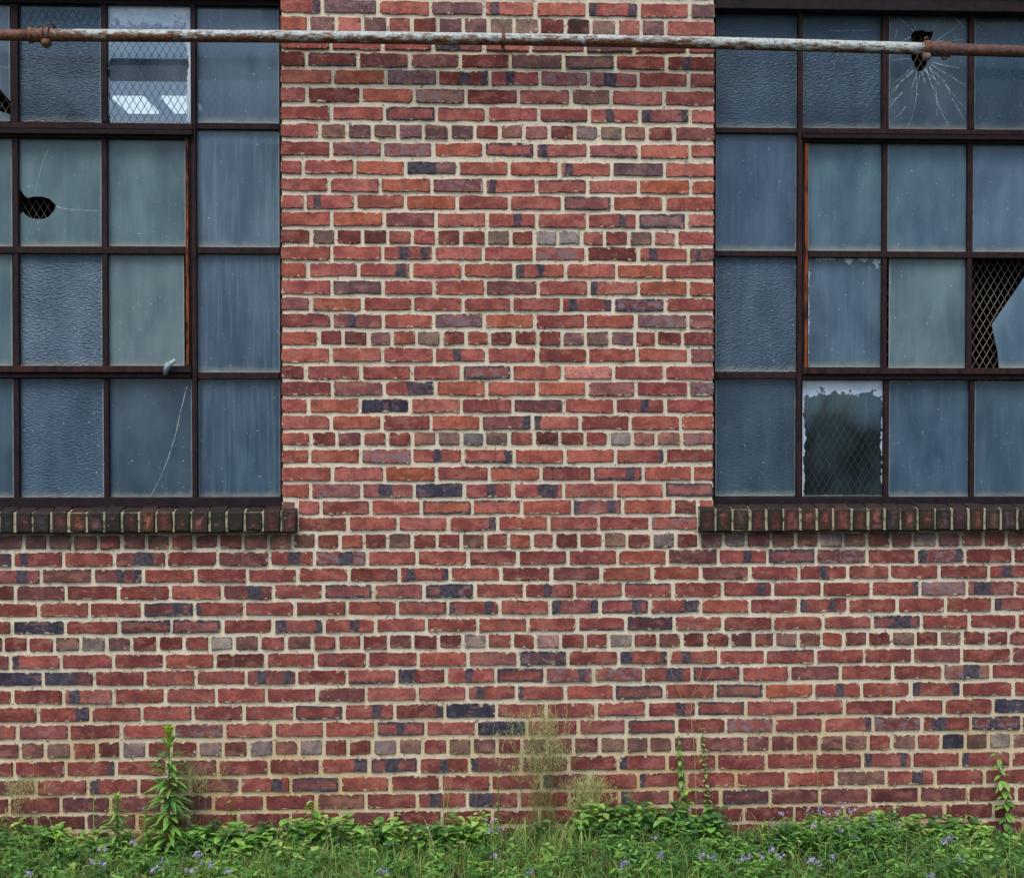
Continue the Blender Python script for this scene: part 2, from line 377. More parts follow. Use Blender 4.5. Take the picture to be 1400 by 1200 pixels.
tag(g.build('ground', M['soil'], smooth=True), kind='structure')

# ------------------------------------------------------------------ brick courses, measured off the photograph
# every course: y of its top and bottom edge (at the middle of the pier), then  joint brick joint brick ...
PAL = dict(r=(157, 81, 77), o=(162, 85, 67), O=(168, 88, 63), p=(172, 100, 92), P=(190, 122, 110), m=(116, 58, 54), n=(116, 84, 90),
           k=(62, 62, 80), K=(58, 58, 78), g=(142, 136, 138), t=(126, 108, 96), d=(78, 52, 50))
OFFS = dict(L=(370, 4.375), R=(670, 4.375), A=(0, 3.5), B=(350, 3.5), C=(700, 3.5), D=(1000, 3.5))
COURSES = {
 0: (3, 21, "PL r:b90 L310 n:S L640 po L955 n L1275 p:b20 R270 po R582 r:b08,b90 R890 r R1192 n PR"),
 1: (26, 46, "PL o L225 n L392 p L547 n L700 pm L845 m L1000 n L1152 n L1303 t R145 t R295 m R450 d R602 nt R757 p R905 n R1052 p PR"),
 2: (51, 69.7, "PL r L360 r L668 r L972 rn:b25x30 L1275 p R240 rn:S R570 n R860 m R1180 r PR"),
 3: (75, 93.5, "PL m L215 m:E L525 mn L832 mn L1132 m R120 nd R440 nd:E R748 mr R1055 m:b40 PR"),
 4: (98, 116.5, "PL op L370 o L688 n:S L1000 m:b52,b95 L1310 r:b40 R297 nr:S R590 r:b42x14,S R885 rm R1187 rm PR"),
 5: (123, 141.5, "PL r L215 m L540 o L858 mt:S L1167 m R170 mp R483 mt R725 rp R1040 mr PR"),
 6: (148, 165.6, "PL r L365 r L680 r:E L992 r:T L1293 r R290 r:B R595 r:b40 R897 rn:b10,b93 R1195 p PR"),
 7: (172, 189.7, "PL r L292 mt L458 n L610 tm L760 n L912 dn L1070 n L1220 m L1370 tp R203 np R355 m R508 gn R652 t R795 pt R938 m R1100 nr PR"),
 8: (196.5, 214, "PL rm L362 rn:S L668 rn:S L973 o L1277 r:E R270 p:b12 R588 nr:B R893 op R1195 rp PR"),
 9: (221.6, 239.5, "PL r L193 r L503 o L808 n:b30x30 L1118 op R112 o R415 op:b15 R728 kn R1045 rp PR"),
 10: (245.6, 263, "PL r L350 rp L655 o L965 nr:S L1280 r:b12 R277 r:T R583 p R888 O R1197 o PR"),
 11: (268, 286.5, "PL r L205 r:b22 L507 op L808 O L1115 rm R115 pr R435 rn:E R730 or R1040 or PR"),
 12: (291.6, 310, "PL or L365 O L680 rn L990 pr L1295 r:b62 R280 r R580 r:b72 R882 rg:E,B R1178 p:B PR"),
 13: (316, 333.6, "PL m L240 nt L392 m L548 md L700 pm L848 r L992 m L1138 m L1288 t R125 mr R265 g R405 g R547 mp R685 mr R830 nt R975 np R1115 r PR"),
 14: (338, 355.6, "PL or L365 r L668 r:b42x10,b85 L975 pr L1272 r R262 rp:S R575 m R888 r:b28 R1187 mn:b35 PR"),
 15: (361, 379, "PL o L222 pr L528 r:b83x11 L840 ro L1150 ro R143 o:b08,b52x11 R452 op R757 o R1043 r PR"),
 16: (384.4, 402.4, "PL r L365 n L673 r L976 or L1283 nm R287 r R590 p:b04 R890 o R1185 or PR"),
 17: (407.6, 424.8, "PL nr L240 O L550 rm L850 mr L1152 mr R130 r R428 rm:b20,b95 R737 rk:E,S R1050 rm PR"),
 18: (430, 447.6, "PL rm L365 rn:b40 L675 or L975 n:S L1275 O R267 rm R570 ro R872 n:S R1185 rn PR"),
 19: (453.4, 471.2, "PL o L288 m L432 md L585 n L728 om L872 t L1022 m L1170 mo L1308 md R140 m R285 m R432 n R570 td R717 n R863 mr R995 m R1150 rm PR"),
 20: (476.3, 494.5, "PL or L362 op L668 r L978 r:b45 L1292 r R282 mr R583 ro R880 ro R1190 rn:T PR"),
 21: (500.3, 518, "PL m L210 mp L540 r L845 r L1142 rn:E,S R130 or R432 P R740 rm R1043 r PR"),
 22: (522, 540, "PL mr L370 np L680 r:b75x30 L985 o L1292 or R282 o R578 np R873 rm R1190 n:S PR"),
 23: (545.7, 563.5, "PL r L225 o L533 K L835 pr L1140 rm R135 mn:T R443 or R745 rm:b60 R1047 mr PR"),
 24: (568.6, 586.8, "PL pr L362 o L665 mr L958 o L1258 rn:b92 R252 pr:b06 R540 rm R838 or R1140 o PR"),
 25: (591, 607.9, "PL or L240 m L395 nm L550 mp L697 om L847 tp L995 nt L1140 gk L1280 td R112 mr R265 md R415 m R567 mr R710 g R850 np R995 tp R1147 np:S PR"),
 26: (614.7, 632, "PL or L233 o L540 pn:S L845 r:b50 L1150 r:B,b92 R143 or R446 or R750 rm:b97 R1048 mr PR"),
 27: (638.2, 656.5, "PL ro L370 rp L683 O L993 mr L1307 o:T R305 rm:T R610 r:E,b75 R915 or R1210 or PR"),
 28: (661, 679, "PL o L238 rn:S L545 rn:b45x14 L857 K L1157 r:b55x10 R138 r:b70x22 R442 rp R748 po R1043 rn:E PR"),
 29: (684, 702, "PL tm L157 r L302 rm L600 r L900 o:E L1207 r:T R190 or R493 rn:b80,b04 R792 or R1095 md R1243 r PR"),
 30: (706.4, 724, "SL mr L463 ro L763 rp L1063 r:b94 L1360 or R350 r R648 rm R955 r:S,T SR"),
 31: (730, 748, "n A112 kn A230 t A348 mt A470 m A583 tm A700 tm A816 mr A928 nm A1047 m A1162 tm A1285 mt B175 td B287 mr B403 o B516 m B630 tn B747 rm B866 m B982 td B1097 mr B1206 o C95 rm C205 md C319 om C435 t C550 m C668 ng C784 m C897 tn C1010 ng C1122 nm C1240 mt D308 tm D417 ng D535 tn D650 m D763 mn D868 ng D985 tn D1095 tm D1207 mr D1316 tm"),
 32: (753, 771, "k:E A62 rm:b20 A303 rm A547 nr:b55x20 A797 mr A1040 nm A1290 rm:b55x16 B280 rn:S,b60x14 B530 r B772 or B1015 rm C28 rm C268 rm C506 om C742 nd C986 r:b60 C1222 rk:E D405 nm:S D648 mr D883 nr:b08,b90,S D1118 rm D1347 m"),
 33: (776, 793, "rn:b65x12 A197 mt A444 nm:b55,b95 A687 ro A935 mr A1182 mr B200 or B444 rm B686 r:b20x10,b95 B930 or B1172 rm C187 mn C427 o C670 o C902 mn C1138 mr D322 mr:b50 D557 pr D757 mr D992 mr D1232 r:b35x12"),
 34: (798, 816, "md A72 nm A315 mr A565 rm A815 op A1063 nm:b65x14 B83 pr B322 rn:E B562 rn B803 rk:S,E,b50x20 B1048 rp C58 mr:b45 C300 rp C532 r:T C770 rm C1007 rm:b80 D197 r D433 or D668 mr:b95 D903 rg:S D1127 rn:b30x18 D1357 rm"),
 35: (821, 838.6, "or A183 op A427 rm A680 rk:E,B,b70x12 A930 rm:b03 A1170 rm B187 rm B435 mr B676 rp:T B917 rm:b03,b82 B1167 or C183 rk:b10x10,b92 C421 r:E,b75 C658 r:b85x16,B C903 ro C1138 r D322 r:b05,b70 D558 or D793 rm D1025 o D1252 mr:b05"),
 36: (845, 862, "mr A58 K A312 rm A570 md:E A820 rn:E A1065 rm B82 p:b12x12,b95 B325 r:b60x10 B572 r B815 mr B1060 or C75 om C312 r:B C547 mk:E C775 rp C1007 rm C1247 rm D440 rp D672 rn:b60x20,E D910 ro D1137 r D1367 o"),
 37: (867.7, 885, "m A15 m A135 mr A262 t A385 tg A511 nt A630 m A755 m A881 mr A1003 g A1120 td A1242 mr B143 td B270 mr B388 rm B507 m B632 mn B750 m B873 md B990 tg B1105 mr B1225 rm C113 gp C231 mr C349 mr C463 tg C580 m C697 tm C812 md C926 m C1043 km C1156 md C1255 nt D319 mt D430 o D538 mn D652 m D766 t D881 m D994 td D1106 md D1222 rm D1327 m"),
 38: (891, 908.6, "nm A48 r:b06 A293 mr A543 rm A785 or A1028 md A1272 mr B287 mr B532 mr B775 o B1012 np C27 kn:E,S C268 rm C510 om:b12x13,b95 C752 r:b33 C990 r:T D162 rm:T D403 mr D635 rm D868 rn D1103 rm D1340 nr"),
 39: (914, 932, "K A205 km:b35x32 A450 rm A693 rm A937 rm A1177 rn:b30,b85 B195 rm B435 r:B B672 rm:b20x17 B910 r:b45 B1147 rm:E C157 rn:S,b80 C390 rn:S C628 rm:b65x18 C860 mr:E C1099 pr C1330 mn D523 mr D770 mr D1010 rt:b60x18,S D1243 rm"),
 40: (938, 955.7, "rm A58 rm A305 p:S,b20x12 A545 rm A790 rm A1035 r B48 r B291 mn B527 rp B770 rp B1010 or:b25 C20 pr:b03 C255 ro C490 mn:E C730 mr C972 rt:E D158 O D394 or:b55 D623 or D858 mo:b06,b92 D1100 mr D1348 or"),
 41: (962, 980, "rm A182 rm:b85x12 A433 rm A680 r A923 mr A1168 r B183 rm:T,E B421 r:b65x10 B662 mr:b95 B903 K B1150 pr C163 rm C402 r:B C645 rm:b70 C882 mr:E C1120 pr D305 r:B D540 mr D777 mr D1017 rm D1253 K"),
 42: (985.7, 1003.4, "r A84 rn A330 rm A580 r A830 rn:S A1072 rp B86 rp B327 ro B570 r:E,b50 B812 rp B1055 kK:b95 C72 rm C318 rn C548 rm:E C787 rm C1022 pr:S D205 rm D440 rp:b95 D678 rk:S D912 rm:b35x15 D1145 rk:E,b45,S D1387 rm"),
 43: (1010, 1028.6, "nm A98 mt A218 t A342 mo A463 md A580 ng A702 m A820 m A945 ng A1067 md A1190 gn B84 mt B205 ng B323 m B440 m B558 ng B678 t B797 mr B918 t B1033 nt B1152 m C48 t C167 mt C295 mn C420 t C543 nt C655 td C770 nm C893 mn D68 nd D188 mn D303 mr D420 td D538 nt D655 mr D768 tn D884 mr D1002 K D1119 td D1230 tg D1342 tn"),
 44: (1035, 1053.4, "m A70 mr A315 mr:b97 A557 mr A800 tm A1042 mr B60 mr B307 or:b85x14 B542 rn:b45x14,E B779 rm:b50 B1022 mn:b04 C42 nt C272 m C507 mr:b06 C742 mr C980 mr D166 mr D398 rm D627 r:b08,b85 D863 rm D1095 rm:b06 D1337 mr"),
 45: (1059.4, 1078, "tm A170 mr A420 mr:b12 A663 m A907 tm A1147 mr:b75x10 B166 mn:E B403 ro B640 mr B884 rm B1123 mr C138 mn:b10 C370 rm C602 mr:b04 C834 mr C1072 mr D262 ro D500 nt D740 mr:b65x12 D975 rm D1213 mr"),
 46: (1083.4, 1102, "m A45 m A290 mk A530 mn A775 mk A1022 mr A1267 mr B288 tm B527 mr B770 mr:b35x12 B1011 mr:b25x26 C35 mr C275 m C515 mn:b04 C762 m C998 mk:E D186 mn D422 mn D660 md D898 nm D1130 m D1363 m"),
 47: (1107.5, 1125, "m A170 md A412 mk A655 m A900 m A1140 m B165 mr B405 mn B650 m B890 m B1130 m C130 m C370 m C605 mn C850 m D60 m D300 m D540 m D780 nm D1020 m D1255 m"),
 48: (1131, 1149, "m A45 m A290 m A530 mr A775 m A1022 m A1267 m B288 m B527 m B770 m B1011 m C35 m C275 m C515 m C762 m C1005 m D200 m D445 m D685 m D925 m D1165 m"),
}
XPL, XPR = at(384.6, 350).x, at(976.2, 350).x
WL0, WL1 = at(-224, 350).x, XPL            # left window opening
WR0, WR1 = XPR, at(1566, 350).x            # right window opening
XW0, XW1 = at(-760, 600).x, at(2200, 600).x
PERIOD, HPER = 69.6/324, 34.2/324
ZSILL = z_at(600, 692)                     # top of the sills where they meet the frames
ZHEAD = z_at(680, -12)                     # window head
GAP = 5.3/324

def pal(code, low=False):
    cs = [lin(*PAL[c]) for c in code]; n = len(cs)
    c = [sum(c[i] for c in cs)/n for i in range(3)]
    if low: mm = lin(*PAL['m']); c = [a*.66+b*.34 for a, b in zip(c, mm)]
    g = .3*c[0]+.5*c[1]+.2*c[2]
    return tuple((a+(g-a)*.15)*k for a, k in zip(c, (1.03, 1.0, .92)))
def parse(tok):
    code, _, f = tok.partition(':')
    band, rim = [-9, 0.075, -9, 0], [0, 0, 0, 0]
    k = 0
    for q in (f.split(',') if f else []):
        if q[0] == 'b':
            c, _, w = q[1:].partition('x')
            if k == 0: band[0] = int(c)/100; band[1] = int(w)/100 if w else .085
            else: band[2] = int(c)/100
            k += 1
        elif q == 'E': rim[2] = 1
        elif q == 'T': rim[0] = 1
        elif q == 'B': rim[1] = 1
        elif q == 'S': band[3] = 1
    return code, band, rim

BR = []                                    # all bricks: x0, x1, z0, z1, code, band, rim, edge flags
def generic(header):
    if header: code = RND.choice(['m', 'n', 't', 'mr', 'nt', 'td', 'm', 'mn', 'tm', 'o', 'g'])
    else: code = RND.choice(['r', 'rm', 'mr', 'r', 'o', 'or', 'rp', 'rn', 'm', 'rm', 'n', 'K'])
    f = RND.random(); fe = ''
    if not header: fe = ':b%02d' % RND.randint(5, 95) if f < .16 else (':E' if f < .24 else (':S' if f < .32 else ''))
    return parse(code+fe)
def run(x0, x1, z0, z1, header, phase=None):
    """continue the bond where the photograph does not show it"""
    per = HPER if header else PERIOD
    x = x0
    first = True
    while x < x1-.01:
        w = per*(RND.uniform(.5, 1) if first and phase is None else 1); first = False
        e = min(x+w, x1)
        if x1-e < .03: e = x1
        BR.append((x, e, z0, z1, *generic(header), (x == x0, e == x1))); x = e
def fill_course(i, z0, z1, spec, full):
    zc = (z0+z1)/2; header = i % 6 == 1
    js, codes = [], []
    for tk in spec.split():
        if tk == 'PL': js.append(XPL)
        elif tk == 'PR': js.append(XPR)
        elif tk == 'SL': js.append(at(406, 715).x)
        elif tk == 'SR': js.append(at(955, 715).x)
        elif tk[0] in OFFS and tk[1:].isdigit():
            o, s = OFFS[tk[0]]; js.append(x_at(o+int(tk[1:])/s, zc))
        else: codes.append(tk)
    per = HPER if header else PERIOD
    if spec.split()[0] not in ('PL', 'SL'): js.insert(0, js[0]-per)
    if len(js) == len(codes): js.append(js[-1]+per)
    assert len(js) == len(codes)+1, (i, len(js), len(codes))
    assert all(b > a+.06 for a, b in zip(js, js[1:])), (i, js)
    for k, cd in enumerate(codes):
        BR.append((js[k], js[k+1], z0, z1, *parse(cd), (js[k] == XPL and not full, js[k+1] == XPR and not full)))
    return js[0], js[-1], header
zs = {}
for i, (t, b, spec) in COURSES.items(): zs[i] = (z_at(680, b), z_at(680, t))
for i, (t, b, spec) in COURSES.items():
    z0, z1 = zs[i]; full = i >= 31
    a, b_, header = fill_course(i, z0, z1, spec, full)
    if full:
        x = a
        while x > XW0:
            per = HPER if header else PERIOD; BR.append((x-per, x, z0, z1, *generic(header), (False, False))); x -= per
        run(b_, XW1, z0, z1, header, 1)
    else:
        if i < 29:
            run(XW0, WL0, z0, z1, header); run(WR1, XW1, z0, z1, header)
        else:
            run(XW0, WL0-.07, z0, z1, header); run(WR1+.07, XW1, z0, z1, header)
for k in (1, 2, 3):                        # and below the ground line
    run(XW0, XW1, zs[48][0]-.0745*k, zs[48][1]-.0745*k, False)
dz = zs[0][0]-zs[1][0]
for k in range(1, 9):                      # courses above the picture
    z0, z1 = zs[0][0]+dz*k, zs[0][1]+dz*k; header = (-k) % 6 == 1
    if z0 < ZHEAD+.06:
        run(XPL, XPR, z0, z1, header); run(XW0, WL0, z0, z1, header); run(WR1, XW1, z0, z1, header)
    else: run(XW0, XW1, z0, z1, header)
    ZTOP = z1+.02

# ------------------------------------------------------------------ the wall
wall = empty('brick_wall', (0, 0, 0))
tag(wall, 'red brick factory wall with beige mortar joints between and below two steel windows', 'wall')
MY = 0.0048                                 # mortar face lies this far behind the average brick face
mb = MB()
def slab(x0, x1, z0, z1, y0=MY, y1=.24): mb.box((x0, y0, z0), (x1, y1, z1))
E = .004
slab(XW0, XW1, -.4, ZSILL-.012)
slab(XW0, WL0-E, ZSILL-.012, ZHEAD); slab(XPL+E, XPR-E, ZSILL-.012, ZHEAD); slab(WR1+E, XW1, ZSILL-.012, ZHEAD)
slab(XW0, XW1, ZHEAD, ZTOP)
mb.build('mortar', M['mortar'], wall)

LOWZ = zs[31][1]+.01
def brick_geo(B, x0, x1, z0, z1, code, band, rim, edges, proud, depth=.085, sill=False):
    r = RND; g = GAP/2
    a0 = x0 + (0 if edges[0] else g*r.uniform(.75, 1.2)); a1 = x1 - (0 if edges[1] else g*r.uniform(.75, 1.2))
    w, h = a1-a0, z1-z0
    sh = r.uniform(-.0016, .0016); tl = [sh+r.uniform(-.0024, .0024) for _ in range(4)]
    n = 6 if w > .13 else 3
    def top(u): return z1 + tl[0]*(1-u)+tl[1]*u
    def bot(u): return z0 + tl[2]*(1-u)+tl[3]*u
    per = []
    cr = [r.uniform(.0015, .005) if r.random() < .92 else r.uniform(.006, .013) for _ in range(4)]
    j = lambda s: r.uniform(-s, s)
    for k in range(n+1):                    # bottom, left to right
        u = k/n; x = a0+w*u; z = bot(u)+j(.0026)
        if k == 0: per.append((x, z+cr[0])); per.append((x+cr[0], z)); continue
        if k == n: per.append((x-cr[1], z)); per.append((x, z+cr[1])); continue
        per.append((x+j(.006), z))
    for k in range(n, -1, -1):
        u = k/n; x = a0+w*u; z = top(u)+j(.0024)
        if k == n: per.append((x, z-cr[2])); per.append((x-cr[2], z)); continue
        if k == 0: per.append((x+cr[3], z)); per.append((x, z-cr[3])); continue
        per.append((x+j(.006), z))
    N = len(per); cx, cz = (a0+a1)/2, (z0+z1)/2; bev = .0022
    yf = -proud; tilt = (j(.0012), j(.0009))
    fy = lambda x, z: yf + tilt[0]*(x-cx)/w*2 + tilt[1]*(z-cz)/h*2
    vs = []
    for x, z in per:
        d = Vector((cx-x, cz-z)); ex = bev*(1 if d.x > 0 else -1); ez = bev*(1 if d.y > 0 else -1)
        vs.append((x+ex, fy(x, z)+j(.0003), z+ez))
    vs += [(x, fy(x, z)+bev*1.1, z) for x, z in per]
    vs += [(x, depth, z) for x, z in per]
    fs = [tuple(range(N))]
    for q in (0, 1):
        fs += [(q*N+(i+1) % N, q*N+i, (q+1)*N+i, (q+1)*N+(i+1) % N) for i in range(N)]
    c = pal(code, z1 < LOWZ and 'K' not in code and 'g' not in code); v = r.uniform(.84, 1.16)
    c = tuple(q*v*r.uniform(.97, 1.03) for q in c)
    nv = len(vs)
    B.add(vs, fs, c, 0, dict(loc=[(x-a0, z-z0, 0) for x, y, z in vs], dim=[(w, h, r.random(), 1)]*nv,
                             band=[tuple(band)]*nv, rim=[(rim[0], rim[1], rim[2], 1)]*nv))
def shown(b):
    p0 = proj((b[0], 0, b[3])); p1 = proj((b[1], 0, b[2]))
    w = max(0, min(p1[0], 1400)-max(p0[0], 0)); h = max(0, min(p1[1], 1128)-max(p0[1], 0))
    return w*h
order = sorted(range(len(BR)), key=lambda i: -shown(BR[i]))
single = set(order[:300])
rest = MB()
for i, b in enumerate(BR):
    pr = RND.uniform(.0003, .0046)
    dp = .22 if any(b[7]) else .085
    if i in single:
        B = MB(); brick_geo(B, *b, pr, dp); B.build('brick', M['brick'], wall)
    else: brick_geo(rest, *b, pr, dp)
tag(rest.build('brick_remainder', M['brick'], wall), kind='stuff')

# window sills: bricks on edge, leaning outwards
def sill(joints, codes, x_end_l, x_end_r, ztop_px, zbot_px, mid):
    zt, zb = z_at(mid, ztop_px, -.04), z_at(mid, zbot_px, -.04)
    b = MB()
    y0, y1 = -.0335, .135; rise = .022
    b.add([(x_end_l, y0, zb+.006), (x_end_r, y0, zb+.006), (x_end_r, y0, zt-.006), (x_end_l, y0, zt-.006),
           (x_end_l, y1, zb+.006), (x_end_r, y1, zb+.006), (x_end_r, y1, zt+rise-.006), (x_end_l, y1, zt+rise-.006)],
          [(0, 1, 2, 3), (3, 2, 6, 7), (7, 6, 5, 4), (4, 5, 1, 0), (1, 5, 6, 2), (4, 0, 3, 7)])
    so = b.build('window_sill', M['sillmortar'], wall)
    for k, cd in enumerate(codes):
        x0, x1 = joints[k]+.0035*RND.uniform(.6, 1.3), joints[k+1]-.0035*RND.uniform(.6, 1.3)
        c = tuple(q*RND.uniform(.6, .9) for q in pal(cd)); B = MB(); j = lambda s=.002: RND.uniform(-s, s)
        yf = -.041+j(.004); q = RND.uniform(.006, .011); zz0 = zb+j(.003); zz1 = zt+j(.003)
        prof = [(yf+q, zz0), (yf, zz0+q*1.2), (yf+j(.0015), (zz0+zz1)/2), (yf, zz1-q*1.2), (yf+q*1.2, zz1), (.05, zz1+.012), (.125, zz1+rise), (.125, zz0)]
        n = len(prof); vs = []; lc = []
        for xx in (x0, x0+.005, (x0+x1)/2+j(.004), x1-.005, x1):
            edge = xx in (x0, x1)
            for (y, z) in prof:
                yy = y+(.008 if edge and y < 0 else 0)+j(.0015); vs.append((xx+j(.001), yy, z+j(.001))); lc.append((xx-x0, max(.0, z-zz0), 0))
        fs = [(a*n+i, (a+1)*n+i, (a+1)*n+(i+1) % n, a*n+(i+1) % n) for a in range(4) for i in range(n)] + [tuple(range(n)), tuple(4*n+i for i in range(n-1, -1, -1))]
        nv = len(vs); wd, hd = x1-x0, zz1-zz0; rk = RND.uniform(.7, 1)
        B.add(vs, fs, c, 0, dict(loc=lc, dim=[(wd, hd, RND.random(), 1)]*nv, band=[(-9, 0, -9, 0)]*nv, rim=[(0, 0, rk, 1)]*nv))
        B.build('sill_brick', M['sillbrick'], so)
tm = NT('mossy_mortar'); pp = tm.pos()
cm = tm.mix(tm.step(tm.noise(pp, 34, 4), .3, .55), C4(lin(58, 60, 46)), C4(lin(160, 156, 128)))
M['sillmortar'] = tm.done(tm.principled(cm, .95, .1, tm.bump(tm.noise(pp, 90, 4), .9, .004)))
ys_ = -.04
jl = [at(-248+24.6*i, 715, ys_).x for i in range(0, 11)] + [at(v/3.5, 715, ys_).x for v in (70, 157, 243, 328, 413, 498, 582, 665, 745, 830, 915, 1000, 1085, 1170, 1260, 1345, 1421)]
cl = [RND.choice(['k', 'm', 'md', 'd', 'r']) for _ in range(10)] + 'k md kd m om kd kd m o m md r kd kd md m mr'.split()
sill(jl, cl, jl[0]+.004, jl[-1]-.004, 698.5, 729, 200)
jr = [at(v, 715, ys_).x for v in (955.5, 978.3)] + [at(1000+v/3.5, 715, ys_).x for v in (5, 90, 168, 250, 330, 410, 490, 575, 655, 735, 812, 893, 975, 1057, 1135, 1215, 1290, 1370)]
jr += [jr[-1]+.0745*i for i in range(1, 9)]
cr_ = 'm m td m m r mr m r mr r kd mr m kd m mr tm n'.split(); cr_ += [RND.choice(['k', 'm', 'md', 'r', 'd']) for _ in range(len(jr)-1-len(cr_))]
sill(jr, cr_, jr[0]+.004, jr[-1]-.004, 694, 726.5, 1180)
# steel lintels over the openings
for x0, x1 in ((WL0-.12, WL1+.003), (WR0-.003, WR1+.12)):
    b = MB(); b.box((x0+.123 if x0 < 0 else x0+.006, .012, z_at(680, 2, .02)+(.006 if x0 < 0 else -.022)), (x1-.006 if x0 < 0 else x1-.123, .16, ZHEAD-.003), (0, 0, 0, 1), .004); b.build('lintel', M['steel'], wall)

# ------------------------------------------------------------------ windows
YG = .095                                   # glass plane
def pane(win, px0, px1, py0, py1, tint, alpha, bump=0, resid=0, streak=.4, rough=.5, outline=None, hole=None, cracks=(), label=None):
    xm = (px0+px1)/2; ym = (py0+py1)/2
    a = at(px0, ym, YG).x; b = at(px1, ym, YG).x; z1 = at(xm, py0, YG).z; z0 = at(xm, py1, YG).z
    pt = lambda q: (at(q[0], q[1], YG).x, at(q[0], q[1], YG).z)
    ol = [pt(q) for q in outline] if outline else [(a, z0), (b, z0), (b, z1), (a, z1)]
    hl = [pt(q) for q in hole] if hole else None
    pl = [[Vector((x, 0, z)) for x, z in ol]] + ([[Vector((x, 0, z)) for x, z in hl]] if hl else [])
    flat = [p for q in pl for p in q]
    tris = tessellate_polygon(pl)
    vs, fs, mi = [], [], []
    for p in flat: vs.append((p.x, YG, p.z))
    for p in flat: vs.append((p.x, YG+.004, p.z))
    n = len(flat)
    for tr in tris:
        v = [flat[i] for i in tr]
        cr = (v[1].x-v[0].x)*(v[2].z-v[0].z)-(v[1].z-v[0].z)*(v[2].x-v[0].x)
        f = tuple(tr) if cr > 0 else tuple(reversed(tr))     # front faces look towards -Y
        fs.append(f); mi.append(0); fs.append(tuple(i+n for i in reversed(f))); mi.append(1)
    s = 0
    for q in pl:
        k = len(q)
        for i in range(k): fs.append((s+i, s+i+n, s+(i+1) % k+n, s+(i+1) % k)); mi.append(1)
        s += k
    B = MB(); nv = len(vs); r = RND.random()
    m_ = sum(tint)/3; tint = tuple((q*.93+m_*.07)*k for q, k in zip(tint, (.90, .95, .95)))
    B.add(vs, fs, (*lin(*tint), alpha), 0, dict(loc=[(x-a, z-z0, 0) for x, y, z in vs], dim=[(b-a, z1-z0, r, 1)]*nv, par=[(bump, resid, streak, rough)]*nv))
    B.m = mi
    o = B.build('pane', [M['glass'], M['clear']], win)
    if label: o['label'] = label
    for poly in cracks:
        wd = .0007
        if isinstance(poly, tuple): wd, poly = poly
        P = [Vector((at(*q, YG).x, 0, at(*q, YG).z)) for q in poly]; cb = MB(); cv = []
        for i, p in enumerate(P):
            d = (P[min(i+1, len(P)-1)]-P[max(i-1, 0)]).normalized(); nn = Vector((-d.z, 0, d.x)); ww = wd*(1-.6*i/max(1, len(P)-1))
            cv += [(p.x+nn.x*ww, YG-.0012, p.z+nn.z*ww), (p.x-nn.x*ww, YG-.0012, p.z-nn.z*ww)]
        cb.add(cv, [(2*i, 2*i+2, 2*i+3, 2*i+1) for i in range(len(P)-1)]); c = cb.build('crack', M['crack'], o)
    return o
def bar(win, name, px0, px1, py0, py1, y0, y1, rust=0, bev=.002, ref=None):
    xm, ym = (px0+px1)/2, (py0+py1)/2
    if ref: xm = ref
    b = MB(); b.box((at(px0, ym, y0).x, y0, at(xm, py1, y0).z), (at(px1, ym, y0).x, y1, at(xm, py0, y0).z), (rust if rust > .45 else rust*.38, 0, 0, 1), bev)
    return b.build(name, M['steel'], win)
def wire_mesh(win, x0, x1, z0, z1, y):
    """expanded-metal guard behind the glass: slanting strands, both ways"""
    b = MB(); dx, dzz = .0315, .054; sl = dzz/dx; r = .0017
    for sgn in (1, -1):
        k0 = -int((z1-z0)/dzz)-2; k1 = int((x1-x0)/dx)+int((z1-z0)/dzz)+2
        for k in range(k0, k1):
            xb = x0+k*dx                     # strand crosses z0 here
            xt = xb+sgn*(z1-z0)/sl
            pts = []
            lo, hi = 0., 1.
            dxx = xt-xb
            ta, tb = (x0-xb)/dxx, (x1-xb)/dxx
            lo = max(0, min(ta, tb)); hi = min(1, max(ta, tb))
            if hi-lo < .005: continue
            A = Vector((xb+dxx*lo, y+.0012*sgn, z0+(z1-z0)*lo)); C_ = Vector((xb+dxx*hi, y+.0012*sgn, z0+(z1-z0)*hi))
            b.tube([A, C_], r, 3, cap=False)
    return b.build('guard_mesh', M['mesh'], win)

BL, SG = (70, 98, 120), (90, 114, 122)      # dirt film with the sky's blue reflection painted in, greenish sash panes
YF0, YF1 = .07, .125                          # muntins
YS0 = .058                                    # ventilator sash stands proud
left = empty('steel_window', (at(80, 690, YG).x, YG, ZSILL))
tag(left, 'left rusty steel factory window with a small round hole in one pane and a clear pane showing bright roof lights', 'window')
# panes, row by row
pane(left, -218, -110, 5, 166, BL, .8); pane(left, -218, -110, 178, 336, BL, .85, streak=.7); pane(left, -218, -110, 347, 508, BL, .85, streak=.7); pane(left, -218, -110, 518, 680, (66, 88, 108), .85)
pane(left, -103, 14, 5, 166, (80, 100, 118), .88, outline=[(-103, 166), (14, 166), (14, 157), (-12, 148), (-40, 128), (-22, 104), (0, 122), (14, 139), (14, 5), (-103, 5)], cracks=[[(14, 93), (0, 92), (-20, 94)]], label='broken pane with a black gap')
pane(left, 24, 138, 5, 167, (70, 92, 112), .88, bump=1.0, streak=.1, rough=.7, label='hammered glass pane')
pane(left, 146, 261, 5, 166, (112, 132, 160), .24, resid=.68, streak=.1, rough=0, label='clear pane with flaking white film at its top')
pane(left, 268, 382, 5, 168, (80, 102, 124), .9, streak=.25, rough=.5, cracks=[[(302, 8), (303, 40)], [(356, 10), (357, 24)]])
pane(left, -92, 17, 187, 337, SG, .9, streak=.2)
